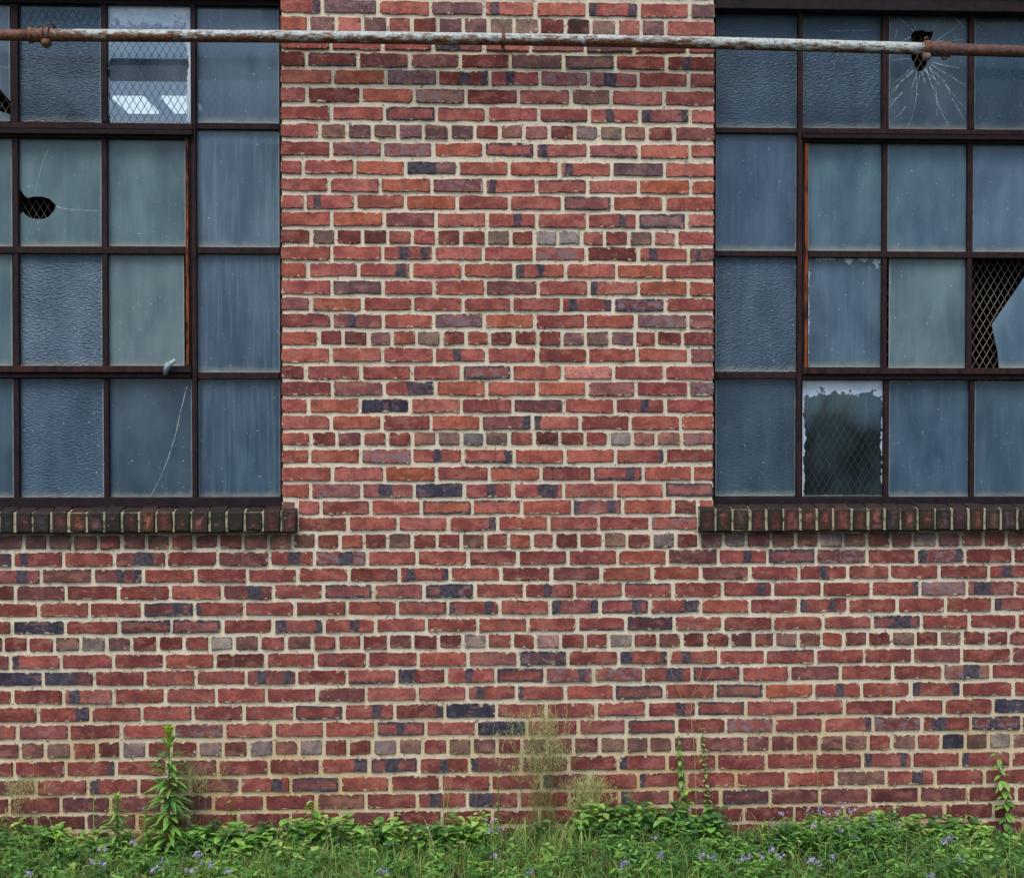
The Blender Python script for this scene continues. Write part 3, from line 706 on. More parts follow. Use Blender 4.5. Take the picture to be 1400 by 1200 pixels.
pane(left, 25, 139, 187, 337, SG, .93, streak=.2, outline=[(25, 337), (139, 337), (139, 187), (25, 187), (25, 258), (29, 261), (33, 267), (38, 271), (46, 269), (58, 269), (68, 272), (77, 281), (74, 289), (66, 297), (57, 300), (44, 299), (36, 295), (32, 290), (25, 294)],
     cracks=[(.0013, [(77, 282), (84, 285), (92, 286), (103, 287), (118, 288), (135, 289)]), [(29, 258), (27, 245), (26, 232)], [(66, 205), (57, 225), (53, 245), (49, 262)], [(41, 310), (39, 318), (36, 330)]], label='pane with a round black hole at its left edge')
pane(left, 147, 254, 187, 337, SG, .95, streak=.25); pane(left, 269, 382, 178, 338, (84, 106, 127), .93, streak=.8)
pane(left, -92, 17, 347, 500, SG, .95, streak=.2); pane(left, 25, 140, 347, 500, (96, 118, 140), .9, bump=.8, streak=.1, rough=.7, label='hammered glass pane'); pane(left, 147, 252, 347, 500, (100, 118, 126), .95, streak=.2); pane(left, 270, 383, 347, 509, (72, 95, 118), .92, streak=1)
pane(left, -103, 19, 518, 680, (66, 88, 108), .9); pane(left, 26, 142, 518, 680, (68, 91, 114), .92, bump=.2, streak=.2); pane(left, 149, 263, 518, 680, (66, 86, 104), .9, streak=.2, cracks=[(.0013, [(256, 528), (247, 562), (240, 595), (229, 630), (216, 660), (205, 680)])], label='pane with a long curved crack'); pane(left, 271, 384, 518, 680, (64, 88, 110), .92, streak=1)
def build_frame(win, R_):
    for nm, a in R_: bar(win, nm, *a)
Y0, Y1 = YF0, YF1
bl = [('head', (-224, 384, -10, 4.5, .06, Y1, 0)), ('bottom_rail', (-222, 385.3, 680.5, 693.5, .042, Y1, 0)),
      ('jamb', (-224, -218.5, 5, 680, .066, Y1, 0)), ('jamb', (382.2, 385.2, 5, 680, .066, Y1, 0)),
      ('transom', (-104, 264, 167.5, 176, .052, Y1, .25)), ('drip_cap', (-105, 263, 176.4, 183, .036, .064, 0)), ('muntin', (266, 382, 168.5, 177, .07, Y1, .15)),
      ('muntin', (-218, -109, 168.5, 177, .07, Y1, .15)),
      ('muntin', (13.5, 24.5, 4.8, 167.2, Y0, Y1, .1)), ('muntin', (138, 146.5, 4.8, 167.2, Y0, Y1, .1)), ('mullion', (261.5, 268.5, 4.8, 680.2, .06, Y1, .15)), ('mullion', (-110, -103, 4.8, 680.2, .06, Y1, .15)),
      ('sash_rail', (-99, 261, 184, 188, YS0, Y1, .1)), ('sash_rail', (-99, 261.2, 500, 509, YS0-.014, Y1, .35)), ('sash_rail', (-99, 261.2, 510, 516.5, YS0, Y1, .1)),
      ('sash_stile', (253.8, 258, 188.3, 499.7, YS0, Y1, 1)), ('sash_stile', (258.2, 261.2, 188.3, 499.7, YS0+.012, Y1, .3)), ('sash_stile', (-99, -92, 188.3, 499.7, YS0, Y1, .5)),
      ('muntin', (17, 25.3, 188.3, 499.7, Y0, Y1, .15)), ('muntin', (139.3, 147, 188.3, 499.7, Y0, Y1, .15)), ('muntin', (-92, 253.5, 337.3, 346.6, Y0-.003, Y1, .15)),
      ('muntin', (268.7, 382, 338.4, 347, .07, Y1, .15)), ('muntin', (268.7, 382, 509.2, 518, .07, Y1, .15)), ('muntin', (-218, -110.2, 337, 346.6, .07, Y1, .15)), ('muntin', (-218, -110.2, 508.5, 518, .07, Y1, .15)),
      ('muntin', (18.5, 26.3, 517, 680.2, Y0, Y1, .1)), ('muntin', (142, 149, 517, 680.2, Y0, Y1, .1))]
build_frame(left, bl)
h_ = MB(); p0 = at(226, 510, .03); p1 = at(229, 500, .02); p2 = at(240, 492, .015)
h_.tube([p0, p1, p2], [.011, .013, .007], 8); h_.tube([(p0.x, .03, p0.z), (p0.x, .075, p0.z+.004)], .008, 8)
h_.build('latch', M['putty'], left, True)
wire_mesh(left, at(-218, 300, YG+.06).x, at(382, 300, YG+.06).x, ZSILL, ZHEAD-.06, YG+.06)

right = empty('steel_window', (at(1270, 690, YG).x, YG, ZSILL))
tag(right, 'right rusty steel factory window with a starburst of cracks in one pane and a large broken corner', 'window')
D1, D2 = (56, 84, 108), (80, 108, 126)
hole_r = [(1180+a/6, b/6) for a, b in ((390, 300), (400, 275), (430, 255), (480, 250), (530, 265), (578, 258), (560, 310), (540, 350), (525, 400), (532, 480), (515, 540), (490, 570), (460, 588), (430, 570), (415, 530), (390, 470), (396, 440), (398, 350))]
ck = []
for (a, b, c, d, m_) in [(425, 575, 200, 800, -10), (440, 585, 370, 1040, 40), (415, 580, 260, 740, -14), (470, 590, 510, 700, 6), (500, 575, 630, 690, 6), (520, 560, 700, 1040, -30), (540, 540, 860, 920, 25), (560, 530, 840, 710, 12), (570, 510, 790, 560, 8),
                         (430, 250, 370, 120, 10), (415, 260, 250, 120, 18), (560, 258, 640, 130, 8), (600, 340, 860, 130, 10), (395, 300, 215, 380, 12), (580, 345, 865, 320, 10), (395, 480, 230, 500, -8), (405, 550, 240, 690, 12), (500, 560, 560, 660, -12), (480, 590, 500, 690, 3), (590, 720, 600, 960, 12), (350, 870, 215, 1010, 10), (320, 760, 210, 900, -12), (650, 640, 860, 1040, -18), (270, 240, 250, 340, 8), (650, 150, 760, 150, -20), (760, 160, 830, 230, 6), (440, 590, 395, 730, 6), (460, 590, 440, 720, 8), (540, 560, 620, 700, 5)]:
    n = 5; ck.append((.0012 if RND.random() < .4 else .0008, [(1180+(a+(c-a)*i/n+m_*math.sin(math.pi*i/n)*.7+RND.uniform(-5, 5))/6, (b+(d-b)*i/n+m_*math.sin(math.pi*i/n)*.5+RND.uniform(-5, 5))/6) for i in range(n+1)]))
pane(right, 978, 1090, 17, 175, D1, .8, streak=.3, bump=.25, rough=.5); pane(right, 1097, 1206, 17, 176, D1, .8, bump=.3, streak=.2, rough=.6, cracks=[[(1133, 42), (1150, 43), (1172, 42), (1200, 42)]])
pane(right, 1215, 1325, 18, 177, (70, 90, 108), .82, hole=hole_r, cracks=ck, streak=.2, rough=.4, label='pane with a black hole and radiating cracks'); pane(right, 1332, 1442, 18, 178, D1, .62, streak=.2, rough=.12)
pane(right, 978, 1089, 182, 343, (68, 90, 116), .94, streak=.4, resid=.0); pane(right, 1104.5, 1206, 194, 343, D2, .95, streak=.2); pane(right, 1213, 1322, 196, 344, D2, .95, streak=.15); pane(right, 1329, 1432, 197, 345, (90, 110, 134), .95, streak=.15)
pane(right, 978, 1089, 351, 508, (64, 86, 108), .9, bump=.25, streak=.5); pane(right, 1105, 1207, 352, 502, (80, 102, 124), .92, resid=.13, streak=.4, label='pane edged with white residue'); pane(right, 1215, 1324, 353, 503, (98, 118, 126), .95, streak=.15)
pane(right, 1331, 1432, 354, 503, (100, 122, 142), .95, streak=.1, outline=[(1365.5, 503), (1432, 503), (1432, 354), (1418, 354), (1402, 376), (1388, 397), (1372, 420), (1356, 443), (1358, 456), (1363, 477)], label='broken pane missing its left half')
pane(right, 978, 1088, 518, 678, (58, 80, 98), .9, bump=.1, streak=.4); pane(right, 1097, 1208, 520, 678, (104, 130, 148), .10, resid=.5, streak=.3, rough=0, label='peeling clear pane showing the guard mesh'); pane(right, 1215, 1326, 520, 679, (66, 90, 112), .9, streak=.5); pane(right, 1332, 1442, 521, 680, (70, 94, 114), .9, streak=.3)
for a, b in ((17, 176), (186, 344), (352, 508), (520, 679)): pane(right, 1450, 1560, a, b, D1, .88)
br = [('head', (976, 1566, 8, 16.8, .06, Y1, 0)), ('bottom_rail', (975.6, 1564, 679.5, 691.5, .042, Y1, 0)),
      ('jamb', (975.8, 978.5, 17, 679.5, .066, Y1, 0)), ('jamb', (1560.2, 1566, 17, 680, .066, Y1, 0)),
      ('transom', (1097, 1442, 176.5, 184, .052, Y1, .3)), ('drip_cap', (1097.5, 1442.5, 184.5, 190.5, .036, .064, 0)), ('muntin', (978.6, 1090.6, 175, 182, .07, Y1, .2)),
      ('muntin', (1206.2, 1214.6, 17, 176.2, Y0, Y1, .25)), ('muntin', (1325.2, 1331.8, 17, 176.2, Y0, Y1, .3)), ('mullion', (1090.8, 1097, 17, 679.2, .06, Y1, .25)), ('mullion', (1442.8, 1449, 17, 679.2, .06, Y1, .2)),
      ('sash_rail', (1097.4, 1442.4, 190.8, 195.2, YS0, Y1, .1)), ('sash_rail', (1097.4, 1442.4, 503, 511.5, YS0-.014, Y1, .3)), ('sash_rail', (1097.4, 1442.4, 512, 519, YS0, Y1, .1)),
      ('sash_stile', (1100.6, 1104.6, 195.5, 502.7, YS0, Y1, 1)), ('sash_stile', (1097.4, 1100.4, 195.5, 502.7, YS0+.012, Y1, .3)), ('sash_stile', (1432.4, 1442.4, 195.5, 502.7, YS0, Y1, .4)),
      ('muntin', (1206.4, 1213, 195.5, 502.7, Y0, Y1, .2)), ('muntin', (1322.6, 1329.6, 195.5, 502.7, Y0, Y1, .2)), ('muntin', (1105, 1432, 343.8, 352.6, Y0-.003, Y1, .2)),
      ('muntin', (978.6, 1090.6, 343.3, 350.6, .07, Y1, .2)), ('muntin', (978.6, 1090.6, 508.4, 517.6, .07, Y1, .2)), ('muntin', (1449.2, 1560, 177, 186, .07, Y1, .2)), ('muntin', (1449.2, 1560, 344, 352, .07, Y1, .2)), ('muntin', (1449.2, 1560, 508.5, 519.5, .07, Y1, .2)),
      ('muntin', (1208.3, 1214.8, 519.5, 679.2, Y0, Y1, .2)), ('muntin', (1326.2, 1332, 519.5, 679.2, Y0, Y1, .2))]
build_frame(right, br)
wire_mesh(right, at(979, 300, YG+.06).x, at(1560, 300, YG+.06).x, ZSILL, ZHEAD-.06, YG+.06)

# ------------------------------------------------------------------ the room behind
r_ = MB(); X0, X1, Yr0, Yr1, Z0, Z1 = XW0+.1, XW1-.1, .245, 11.0, -.3, ZTOP-.02
r_.add([(X0, Yr0, Z0), (X1, Yr0, Z0), (X1, Yr1, Z0), (X0, Yr1, Z0), (X0, Yr0, Z1), (X1, Yr0, Z1), (X1, Yr1, Z1), (X0, Yr1, Z1)],
       [(0, 1, 2, 3), (4, 7, 6, 5), (3, 2, 6, 7), (0, 3, 7, 4), (1, 5, 6, 2)])
tag(r_.build('room_interior', M['room']), kind='structure')
yb = 2.2
b_ = MB(); zb0 = z_at(200, 98, yb); zb1 = z_at(200, 80, yb)
b_.box((X0, yb, zb0), (X1, yb+.25, zb1), bev=.01)
tag(b_.build('roof_beam', M['beam']), 'dark horizontal roof beam seen through the clear pane of the left window', 'beam')
def on_ceiling(px, py):
    d = FW + RT*((px-700)/F_PX) + UP*((600-py)/F_PX); k = 0.0
    t = (Z1-k*Yr0-CAM.z+k*CAM.y)/(d.z-k*d.y); return CAM+d*t
def skylight(c, lab):
    b = MB(); w, l = .115, .27
    vs = [(c.x+sx*w, c.y+sy*l, Z1-.012-q) for q in (0, .02) for sx, sy in ((-1, -1), (1, -1), (1, 1), (-1, 1))]
    b.add(vs, [(0, 1, 2, 3), (7, 6, 5, 4), (0, 4, 5, 1), (1, 5, 6, 2), (2, 6, 7, 3), (3, 7, 4, 0)])
    tag(b.build('roof_light', M['skylight']), lab, 'skylight', 'roof lights inside')
s0, s1 = on_ceiling(186, 140), on_ceiling(251, 140); stp = s1-s0
skylight(s0, 'bright roof light seen left of centre through the clear left window pane')
skylight(s1, 'bright roof light cut by the right edge of the clear left window pane')
b_ = MB(); b_.box((s0.x-.5, 2.0, Z1-.009), (s1.x+.9, 6.6, Z1-.003))  # added glowing panel that brightens the view behind the clear pane
tag(b_.build('added_glow_panel', M['glowpanel']), 'added dim ceiling panel glowing grey blue behind the clear pane of the left window', 'glow panel')

# ------------------------------------------------------------------ the old pipe across the front
YP = -.10
pipe = empty('steam_pipe', at(690, 55, YP))
tag(pipe, 'long horizontal rusty pipe with flaking white paint fixed across wall and windows', 'pipe')
pts_px = [(-330, 44), (-150, 46.5), (0, 48.3), (140, 49), (383, 50.4), (680, 54), (830, 56.3), (975, 59.2), (1120, 63), (1260, 67), (1400, 70.8), (1560, 75), (1740, 80)]
def pipe_z(px):
    for (a, ya), (b, yb_) in zip(pts_px, pts_px[1:]):
        if a <= px <= b: return at(px, ya+(yb_-ya)*(px-a)/(b-a), YP)
def pipe_piece(name, prof, tintf, n=22, smooth=True, loc=pipe):
    """turned piece along the pipe: prof = [(px, radius in photo px)]"""
    b = MB(); vs = []; ts = []
    for px, r in prof:
        c = pipe_z(px); R_ = r/329
        for j in range(n):
            a = 2*math.pi*j/n; vs.append((c.x, c.y-math.sin(a)*R_, c.z+math.cos(a)*R_)); ts.append((*tintf(px, math.cos(a)), 1))
    k = len(prof)
    fs = [(i*n+j, (i+1)*n+j, (i+1)*n+(j+1) % n, i*n+(j+1) % n) for i in range(k-1) for j in range(n)] + [tuple(range(n)), tuple((k-1)*n+j for j in range(n-1, -1, -1))]
    b.add(vs, fs); b.t = ts
    return b.build(name, M['pipe'], loc, smooth)
def paint_t(px, up):
    rust = .60-.34*up + (.24 if px < 110 else .10 if px < 260 else .04 if px < 400 else (.10 if 780 < px < 960 else 0)) + (-.10 if px > 980 else 0)
    return (max(0, min(1, rust)), 0, 0)
brown_t = lambda px, up: (1, .75, .0)
rust_t = lambda px, up: (1, .15, .6)
rng = lambda a, b, st: [a+(b-a)*i/st for i in range(st+1)]
pipe_piece('pipe_section', [(x, 7.6) for x in rng(-320, 43, 16)], lambda px, up: (1, .35, .35))
pipe_piece('pipe_section', [(x, 8.3) for x in rng(58, 1262, 60)], paint_t)
pipe_piece('pipe_section', [(x, 8.2) for x in rng(1284, 1735, 20)], brown_t)
pipe_piece('coupling', [(39.5, 8), (40, 10.4), (44.5, 10.4), (45.5, 9.3), (56, 9.3), (57, 10.8), (61, 10.8), (61.5, 8)], lambda px, up: (.75 if 46 < px < 56 else 1, .1, .35), smooth=False)
pipe_piece('coupling', [(62, 8), (62.3, 11.4), (68.5, 11.4), (69, 8.6)], lambda px, up: (1, .75, 0), smooth=False)
pipe_piece('coupling', [(1262, 8), (1262.4, 11.6), (1269.5, 11.6), (1270, 9)], rust_t, smooth=False)
pipe_piece('coupling', [(1270.5, 8), (1271, 10.4), (1289, 10.2), (1290, 11), (1298, 11), (1298.5, 8)], brown_t, smooth=False)
def outlet(px, dx, tint, r, drop):
    c = pipe_z(px); b = MB(); k = 1/329
    P = [c+Vector((0, 0, -5*k)), c+Vector((dx*.4*k, -.006, -9*k)), c+Vector((dx*k, -.016, -drop*k)), c+Vector((dx*1.2*k, -.020, -(drop+4.5)*k))]
    b.tube(P, [6.5*k, r*1.05*k, r*1.05*k, r*.55*k], 12, (*tint, 1)); return b.build('outlet', M['pipe'], pipe, True)
outlet(63.5, 1, (1, .2, .6), 7, 12.5); outlet(1266.5, -1.5, (.5, .1, .55), 6, 12.5); 
c_ = pipe_z(1291); b_ = MB(); b_.tube([c_+Vector((0, 0, -.02)), c_+Vector((0, 0, -.042))], .012, 8, (1, .8, 0, 1)); b_.build('plug', M['pipe'], pipe)
for px in (66.5, 1264.5):                  # hooks that hold the pipe from above
    c = pipe_z(px); b = MB(); k = 1/329
    b.tube([c+Vector((-.003, -.004, 11*k)), c+Vector((-.003, -.006, 13.5*k)), c+Vector((.006, -.006, 15.5*k)), c+Vector((.016, .002, 14.5*k)), c+Vector((.018, .03, 13*k)), c+Vector((.018, .19, 12.5*k))], 1.3*k, 6, (1, .9, 0, 1))
    b.build('hook', M['pipe'], pipe, True)
pipe_piece('pipe_clip', [(685.5, 8.3), (685.8, 9.6), (690.2, 9.6), (690.5, 8.3)], rust_t, smooth=False)
c = pipe_z(688); b = MB(); b.box((c.x-.005, c.y-.004, c.z+.028), (c.x+.005, c.y+.003, c.z+.046), (1, .1, .7, 1)); b.box((c.x-.006, c.y+.024, c.z-.006), (c.x+.006, -.002, c.z+.006), (1, .3, .5, 1)); b.build('bracket', M['pipe'], pipe)

# ------------------------------------------------------------------ plants
def shade(c, v=.16): f = RND.uniform(1-v, 1+v); return tuple(q*f*RND.uniform(1-v*.3, 1+v*.3) for q in c)
G1, G2, G3, G4 = lin(96, 142, 74), lin(136, 180, 92), lin(72, 114, 68), lin(164, 190, 108)
YG_, DRY, STRAW = lin(158, 190, 70), lin(150, 138, 92), lin(176, 166, 124)
LAV, LAV2 = lin(212, 202, 250), lin(178, 164, 236)
def leaf(B, base, d, L, w, tint, droop=.3, fold=.18, shape=(.75, 1, .62)):
    """one leaf blade: midrib curving down, two halves folded up along it"""
    d = Vector(d).normalized(); side = d.cross(Vector((0, 0, 1)))
    side = side.normalized() if side.length > .05 else Vector((1, 0, 0))
    up = side.cross(d).normalized(); base = Vector(base)
    ts = (0, .22, .5, .78, 1)
    mid = [base+d*(L*t)-Vector((0, 0, 1))*(droop*L*t*t) for t in ts]
    ww = [0, shape[0]*w/2, shape[1]*w/2, shape[2]*w/2, 0]
    vs = [mid[0]]
    for i in (1, 2, 3): vs += [mid[i]-side*ww[i]+up*(fold*ww[i]), mid[i], mid[i]+side*ww[i]+up*(fold*ww[i])]
    vs.append(mid[4])
    fs = [(0, 2, 1), (0, 3, 2)]
    for i in (0, 1): o = 1+3*i; fs += [(o, o+1, o+4, o+3), (o+1, o+2, o+5, o+4)]
    fs += [(7, 8, 10), (8, 9, 10)]
    B.add(vs, fs, tint)
def blade(B, base, h, lean, w, tint, curl=1.0):
    base = Vector(base); a = RND.uniform(0, 6.283); sd = Vector((math.cos(a), math.sin(a), 0)); ld = Vector((lean[0], lean[1], 0))
    P = [base+ld*(t**1.6)+Vector((0, 0, 1))*(h*(t-.30*curl*t*t*t)) for t in (0, .4, .75, 1)]
    ws = (1, .85, .5)
    vs = []
    for p, q in zip(P[:3], ws): vs += [p-sd*w*q/2, p+sd*w*q/2]
    vs.append(P[3]); B.add(vs, [(0, 1, 3, 2), (2, 3, 5, 4), (4, 5, 6)], tint)
def ang(): return RND.uniform(0, 6.283)
def ok_y(y): return min(y, -.012)

# --- grass: nobody could count it
gb = MB()
for _ in range(34000):
    x = RND.uniform(-3.0, 3.0); y = -RND.random()*1.1-.012
    px = proj((x, y, 0))[0]
    dry = RND.random() < (.24 if px < 900 else .12)
    h = RND.uniform(.045, .12)*(1.1 if y > -.15 else 1)*(.72 if px > 960 or px < 330 else 1)
    l = RND.uniform(.0, .09); a = ang(); lx, ly = math.cos(a)*l, math.sin(a)*l
    if y+ly > -.012: ly = -abs(ly)*.4
    blade(gb, (x, y, ground_z(x, y)-.005), h, (lx, ly), RND.uniform(.0018, .0042), shade(RND.choice((DRY, STRAW, YG_)) if dry else RND.choice((G1, G1, G2, G3, G4)), .25), RND.uniform(.4, 1.6))
for _ in range(520):                        # longer arching and upright blades
    x = RND.uniform(-2.4, 2.4); y = -RND.random()*.6-.03; h = RND.uniform(.12, .24); l = RND.uniform(.02, .14); a = ang(); ly = math.sin(a)*l
    if y+ly > -.012: ly = -abs(ly)*.3
    blade(gb, (x, y, ground_z(x, y)), h, (math.cos(a)*l, ly), RND.uniform(.002, .004), shade(RND.choice((DRY, STRAW, G4, G2)), .2), RND.uniform(.6, 2.0))
tag(gb.build('grass', M['blade']), kind='stuff')

# --- low weeds between the grass
wb = MB()
def weed(B, x, y, h, kind, n=None):
    z = ground_z(x, y); lean = Vector((RND.uniform(-.3, .3), RND.uniform(-.45, .05), 1)).normalized()
    top = Vector((x, y, z))+lean*h; top.y = ok_y(top.y)
    col = RND.choice((G1, G2, G3, G1) if kind == 'lance' else (G2, G1, G4, G3, G2))
    B.tube([(x, y, z), top], [.0016, .001], 3, shade(G4), cap=False)
    n = n or int(5+h*45); a0 = ang()
    for i in range(n):
        t = .25+.75*i/max(1, n-1); p = Vector((x, y, z)).lerp(top, t); a = a0+i*2.4
        if kind == 'lance': L, w, sh = RND.uniform(.034, .068)*(1.1-.4*t), RND.uniform(.011, .019), (.8, 1, .55)
        else: L, w, sh = RND.uniform(.026, .056), RND.uniform(.022, .040), (.85, 1, .7)
        d = Vector((math.cos(a), math.sin(a), RND.uniform(.0, .7)))
        if p.y+d.y*L > -.01: d.y = -abs(d.y)
        leaf(B, p, d, L, w, shade(col, .22), RND.uniform(.1, .6), RND.uniform(.05, .35), sh)
def scatter(n, x0, x1, ya, yb, h0, h1, kind):
    for _ in range(n):
        y = -RND.uniform(ya, yb); px = RND.uniform(x0, x1); x = at(px, 1150, y).x
        weed(wb, x, y, RND.uniform(h0, h1), kind)
scatter(170, 250, 660, .02, .2, .05, .13, 'broad'); scatter(90, 790, 980, .02, .2, .06, .15, 'broad'); scatter(80, 0, 1400, .02, .5, .03, .09, 'broad')
scatter(40, 1180, 1340, .02, .16, .06, .13, 'broad'); scatter(30, 0, 230, .02, .15, .04, .10, 'broad')
scatter(260, 960, 1420, .10, .8, .05, .11, 'lance'); scatter(130, 1040, 1230, .12, .36, .07, .135, 'lance'); scatter(90, 380, 960, .35, .75, .05, .11, 'lance')
scatter(150, 0, 320, .08, .8, .04, .11, 'lance'); scatter(120, 300, 980, .3, .9, .03, .08, 'lance'); scatter(60, 820, 980, .1, .6, .06, .12, 'lance')
scatter(110, -350, 0, .03, .7, .05, .12, 'lance'); scatter(110, 1400, 1750, .03, .7, .05, .13, 'lance')
tag(wb.build('low_weeds', M['leaf']), kind='stuff')

# --- lavender mistflowers
FL = [(197, 1104, 0), (183, 1152, 0), (140, 1160, 0), (125, 1177, 0), (139, 1181, 0), (225, 1176, 0), (211, 1190, 0), (270, 1168, 0), (283, 1181, 0), (259, 1191, 0), (312, 1191, 0), (40, 1193, 0),
      (673, 1122, 1), (685, 1134, 1), (671, 1137, 1), (675, 1171, 1), (525, 1191, 1), (724, 1192, 1),
      (895, 1147, 2), (880, 1164, 2), (904, 1169, 2), (855, 1180, 2), (880, 1184, 2), (961, 1171, 2), (974, 1173, 2),
      (1014, 1172, 3), (1025, 1171, 3), (1043, 1172, 3), (1066, 1169, 3), (1070, 1111, 3), (1058, 1126, 3), (1056, 1162, 3), (1105, 1106, 3), (1122, 1104, 3), (1125, 1112, 3), (1152, 1099, 3), (1142, 1112, 3), (1164, 1108, 3), (1191, 1117, 3), (1113, 1128, 3), (1147, 1136, 3), (1166, 1143, 3), (1159, 1155, 3), (1108, 1177, 3), (1117, 1180, 3), (1138, 1173, 3),
      (1226, 1126, 4), (1216, 1132, 4), (1198, 1130, 4), (1292, 1149, 4), (1301, 1148, 4), (1312, 1174, 4), (1318, 1169, 4), (1319, 1178, 4), (1271, 1194, 4)]
CLUMP = ['of the lower left clump', 'of the middle grass group', 'near the large round leaf', 'of the dense right clump', 'of the far right clump']
GRP = ['mistflowers at the lower left', 'mistflowers in the middle grass', 'mistflowers right of the middle', 'mistflowers in the dense right clump', 'mistflowers at the far right']
def flower_head(parent, c, size):
    b = MB()
    for _ in range(RND.randint(5, 8)):
        o = Vector((RND.gauss(0, size*.5), RND.gauss(0, size*.5), RND.gauss(0, size*.3))); r = size*RND.uniform(.26, .42); q = c+o
        n = 9; vs = [q]; fs = []
        for i in range(n):                  # fuzzy button: short bristly florets
            d = Vector((RND.gauss(0, 1), RND.gauss(-.3, 1), RND.gauss(.5, .8))).normalized(); s_ = d.cross(Vector((.3, .2, .9))).normalized()*r*.42
            k = len(vs); vs += [q+d*r*1.15-s_*.7, q+d*r*1.3+s_*.7, q+d*r*.5+s_]; fs += [(0, k, k+1), (0, k+1, k+2)]
        b.add(vs, fs, shade(RND.choice((LAV, LAV, LAV2)), .15))
    return b.build('flower_head', M['petal'], parent)
used = [False]*len(FL); plants = []
for i, (px, py, g_) in enumerate(FL):
    if used[i]: continue
    mem = [j for j in range(i, len(FL)) if not used[j] and FL[j][2] == g_ and abs(FL[j][0]-px) < 30 and abs(FL[j][1]-py) < 22]
    for j in mem: used[j] = True
    Y = -(.14+.22*max(0, py-1100)/40) if py < 1140 else -(.36+.46*(py-1140)/52)
    heads = [at(FL[j][0], FL[j][1], Y+RND.uniform(-.015, .015)) for j in mem]
    bx = sum(h.x for h in heads)/len(heads)+RND.uniform(-.02, .02); by = Y+RND.uniform(.0, .03); by = ok_y(by)
    bz = ground_z(bx, by)
    pl = empty('mistflower', (bx, by, bz)); plants.append((bx, py, len(mem), g_, pl)); pl['group'] = GRP[g_]; pl['category'] = 'flowering plant'
    st, fo = MB(), MB()
    for h in heads:
        b0 = Vector((bx, by, bz)); m_ = b0.lerp(h, .5)+Vector((RND.uniform(-.01, .01), 0, .01))
        st.tube([b0, m_, h-Vector((0, 0, .004))], [.002, .0017, .0012], 4, shade(G4), cap=False)
        hh = (h-b0).length; n = max(3, int(hh/.030)); a0 = ang()
        for k in range(n):
            t = .25+.7*k/n; p = (b0.lerp(m_, t*2) if t < .5 else m_.lerp(h, t*2-1))
            for sgn in (0, math.pi):
                a = a0+k*1.57+sgn; d = Vector((math.cos(a), math.sin(a), .35))
                if p.y+d.y*.05 > -.012: d.y = -abs(d.y)
                leaf(fo, p, d, RND.uniform(.028, .052), RND.uniform(.011, .018), shade(RND.choice((G1, G2)), .2), .35, .2)
    st.build('stem', M['leaf'], pl); fo.build('foliage', M['leaf'], pl)
    for h in heads: flower_head(pl, h, RND.uniform(.0155, .021))

ORD = ('leftmost', 'second from the left', 'third from the left', 'fourth from the left', 'fifth from the left', 'sixth from the left', 'seventh from the left', 'eighth from the left', 'ninth from the left', 'tenth from the left')
for g_ in range(5):
    row = sorted((p for p in plants if p[3] == g_), key=lambda p: p[0])
    for k, p in enumerate(row):
        w_ = 'rightmost' if k == len(row)-1 and k else ORD[k]
        p[4]['label'] = 'mistflower with %s, %s %s' % ('a single lavender head' if p[2] == 1 else 'a few lavender heads', w_, CLUMP[g_])

# --- single plants the photograph shows against the wall
def leaf_mesh(L, w, tint, droop, shape=(.75, 1, .62), fold=.2):
    B = MB(); leaf(B, (0, 0, 0), (0, -1, 0), L, w, tint, droop, fold, shape); return B.mesh('leaf', M['leaf'])
def put_leaf(me, parent, p, az, el, s, lim=True):
    o = bpy.data.objects.new('leaf', me); COL.objects.link(o); o.parent = parent
    q = Vector(p)-parent.location
    L = .08*s
    d = Vector((math.sin(az), -math.cos(az), 0))
    if lim and p[1]+d.y*L*1.0 > -.012: az = math.pi-az if d.y > 0 else az
    o.location = q; o.rotation_euler = (-el, 0, az); o.scale = (s, s, s)
    return o
def spire(px, ptop, Y, lab, n, L, w, cols, tipc, lean=0, lower=.1, name='tall_weed', cat='weed'):
    """unbranched stem set with narrow leaves all the way up and a bright growing tip"""
    tp = at(px, ptop, Y); bx = tp.x-lean; bz = ground_z(bx, Y)
    r = empty(name, (bx, Y, bz)); tag(r, lab, cat)
    b0 = Vector((bx, Y, bz)); H = tp.z-bz
    c = lambda t: b0+Vector((lean*t*t, 0, H*t))
    st = MB(); st.tube([c(i/6) for i in range(7)], [.0042-.0026*i/6 for i in range(7)], 6, lin(112, 138, 80)); st.build('stem', M['leaf'], r, True)
    ms = [leaf_mesh(L, w, shade(q, .15), dr) for q in cols for dr in (.12, .45)]
    tips = [leaf_mesh(L*.55, w*.8, shade(tipc, .1), .1) for _ in range(2)]
    for i in range(n):
        t = lower+(1-lower)*i/n; k = 1.0-.45*max(0, t-.55)/.45
        el = RND.uniform(-.15, .4) if t < .85 else RND.uniform(.6, 1.1)
        put_leaf(RND.choice(ms if t < .9 else tips), r, c(t), i*2.4+RND.uniform(-.3, .3), el, k*RND.uniform(.85, 1.15))
    for i in range(16): put_leaf(RND.choice(tips), r, c(.985+.01*RND.random()), i*2.4, RND.uniform(.5, 1.4), RND.uniform(.6, 1.0), False)
    return r
spire(231, 1000, -.15, 'tall dark green weed spire with bright lime tip standing against the brick', 190, .102, .020, (G1, G2, G2), YG_)
spire(160, 1092, -.20, 'shorter feathery weed spire just left of the tall lime tipped weed', 90, .07, .014, (G1, G2), G4)
spire(79, 1147, -.40, 'low weed with a bright lime rosette tip at the lower left', 60, .055, .012, (G1, G3), YG_)
spire(921, 1100, -.17, 'bushy grey green weed spire under the dry branching stalk', 80, .062, .013, (G3, G1), G1, -.03)
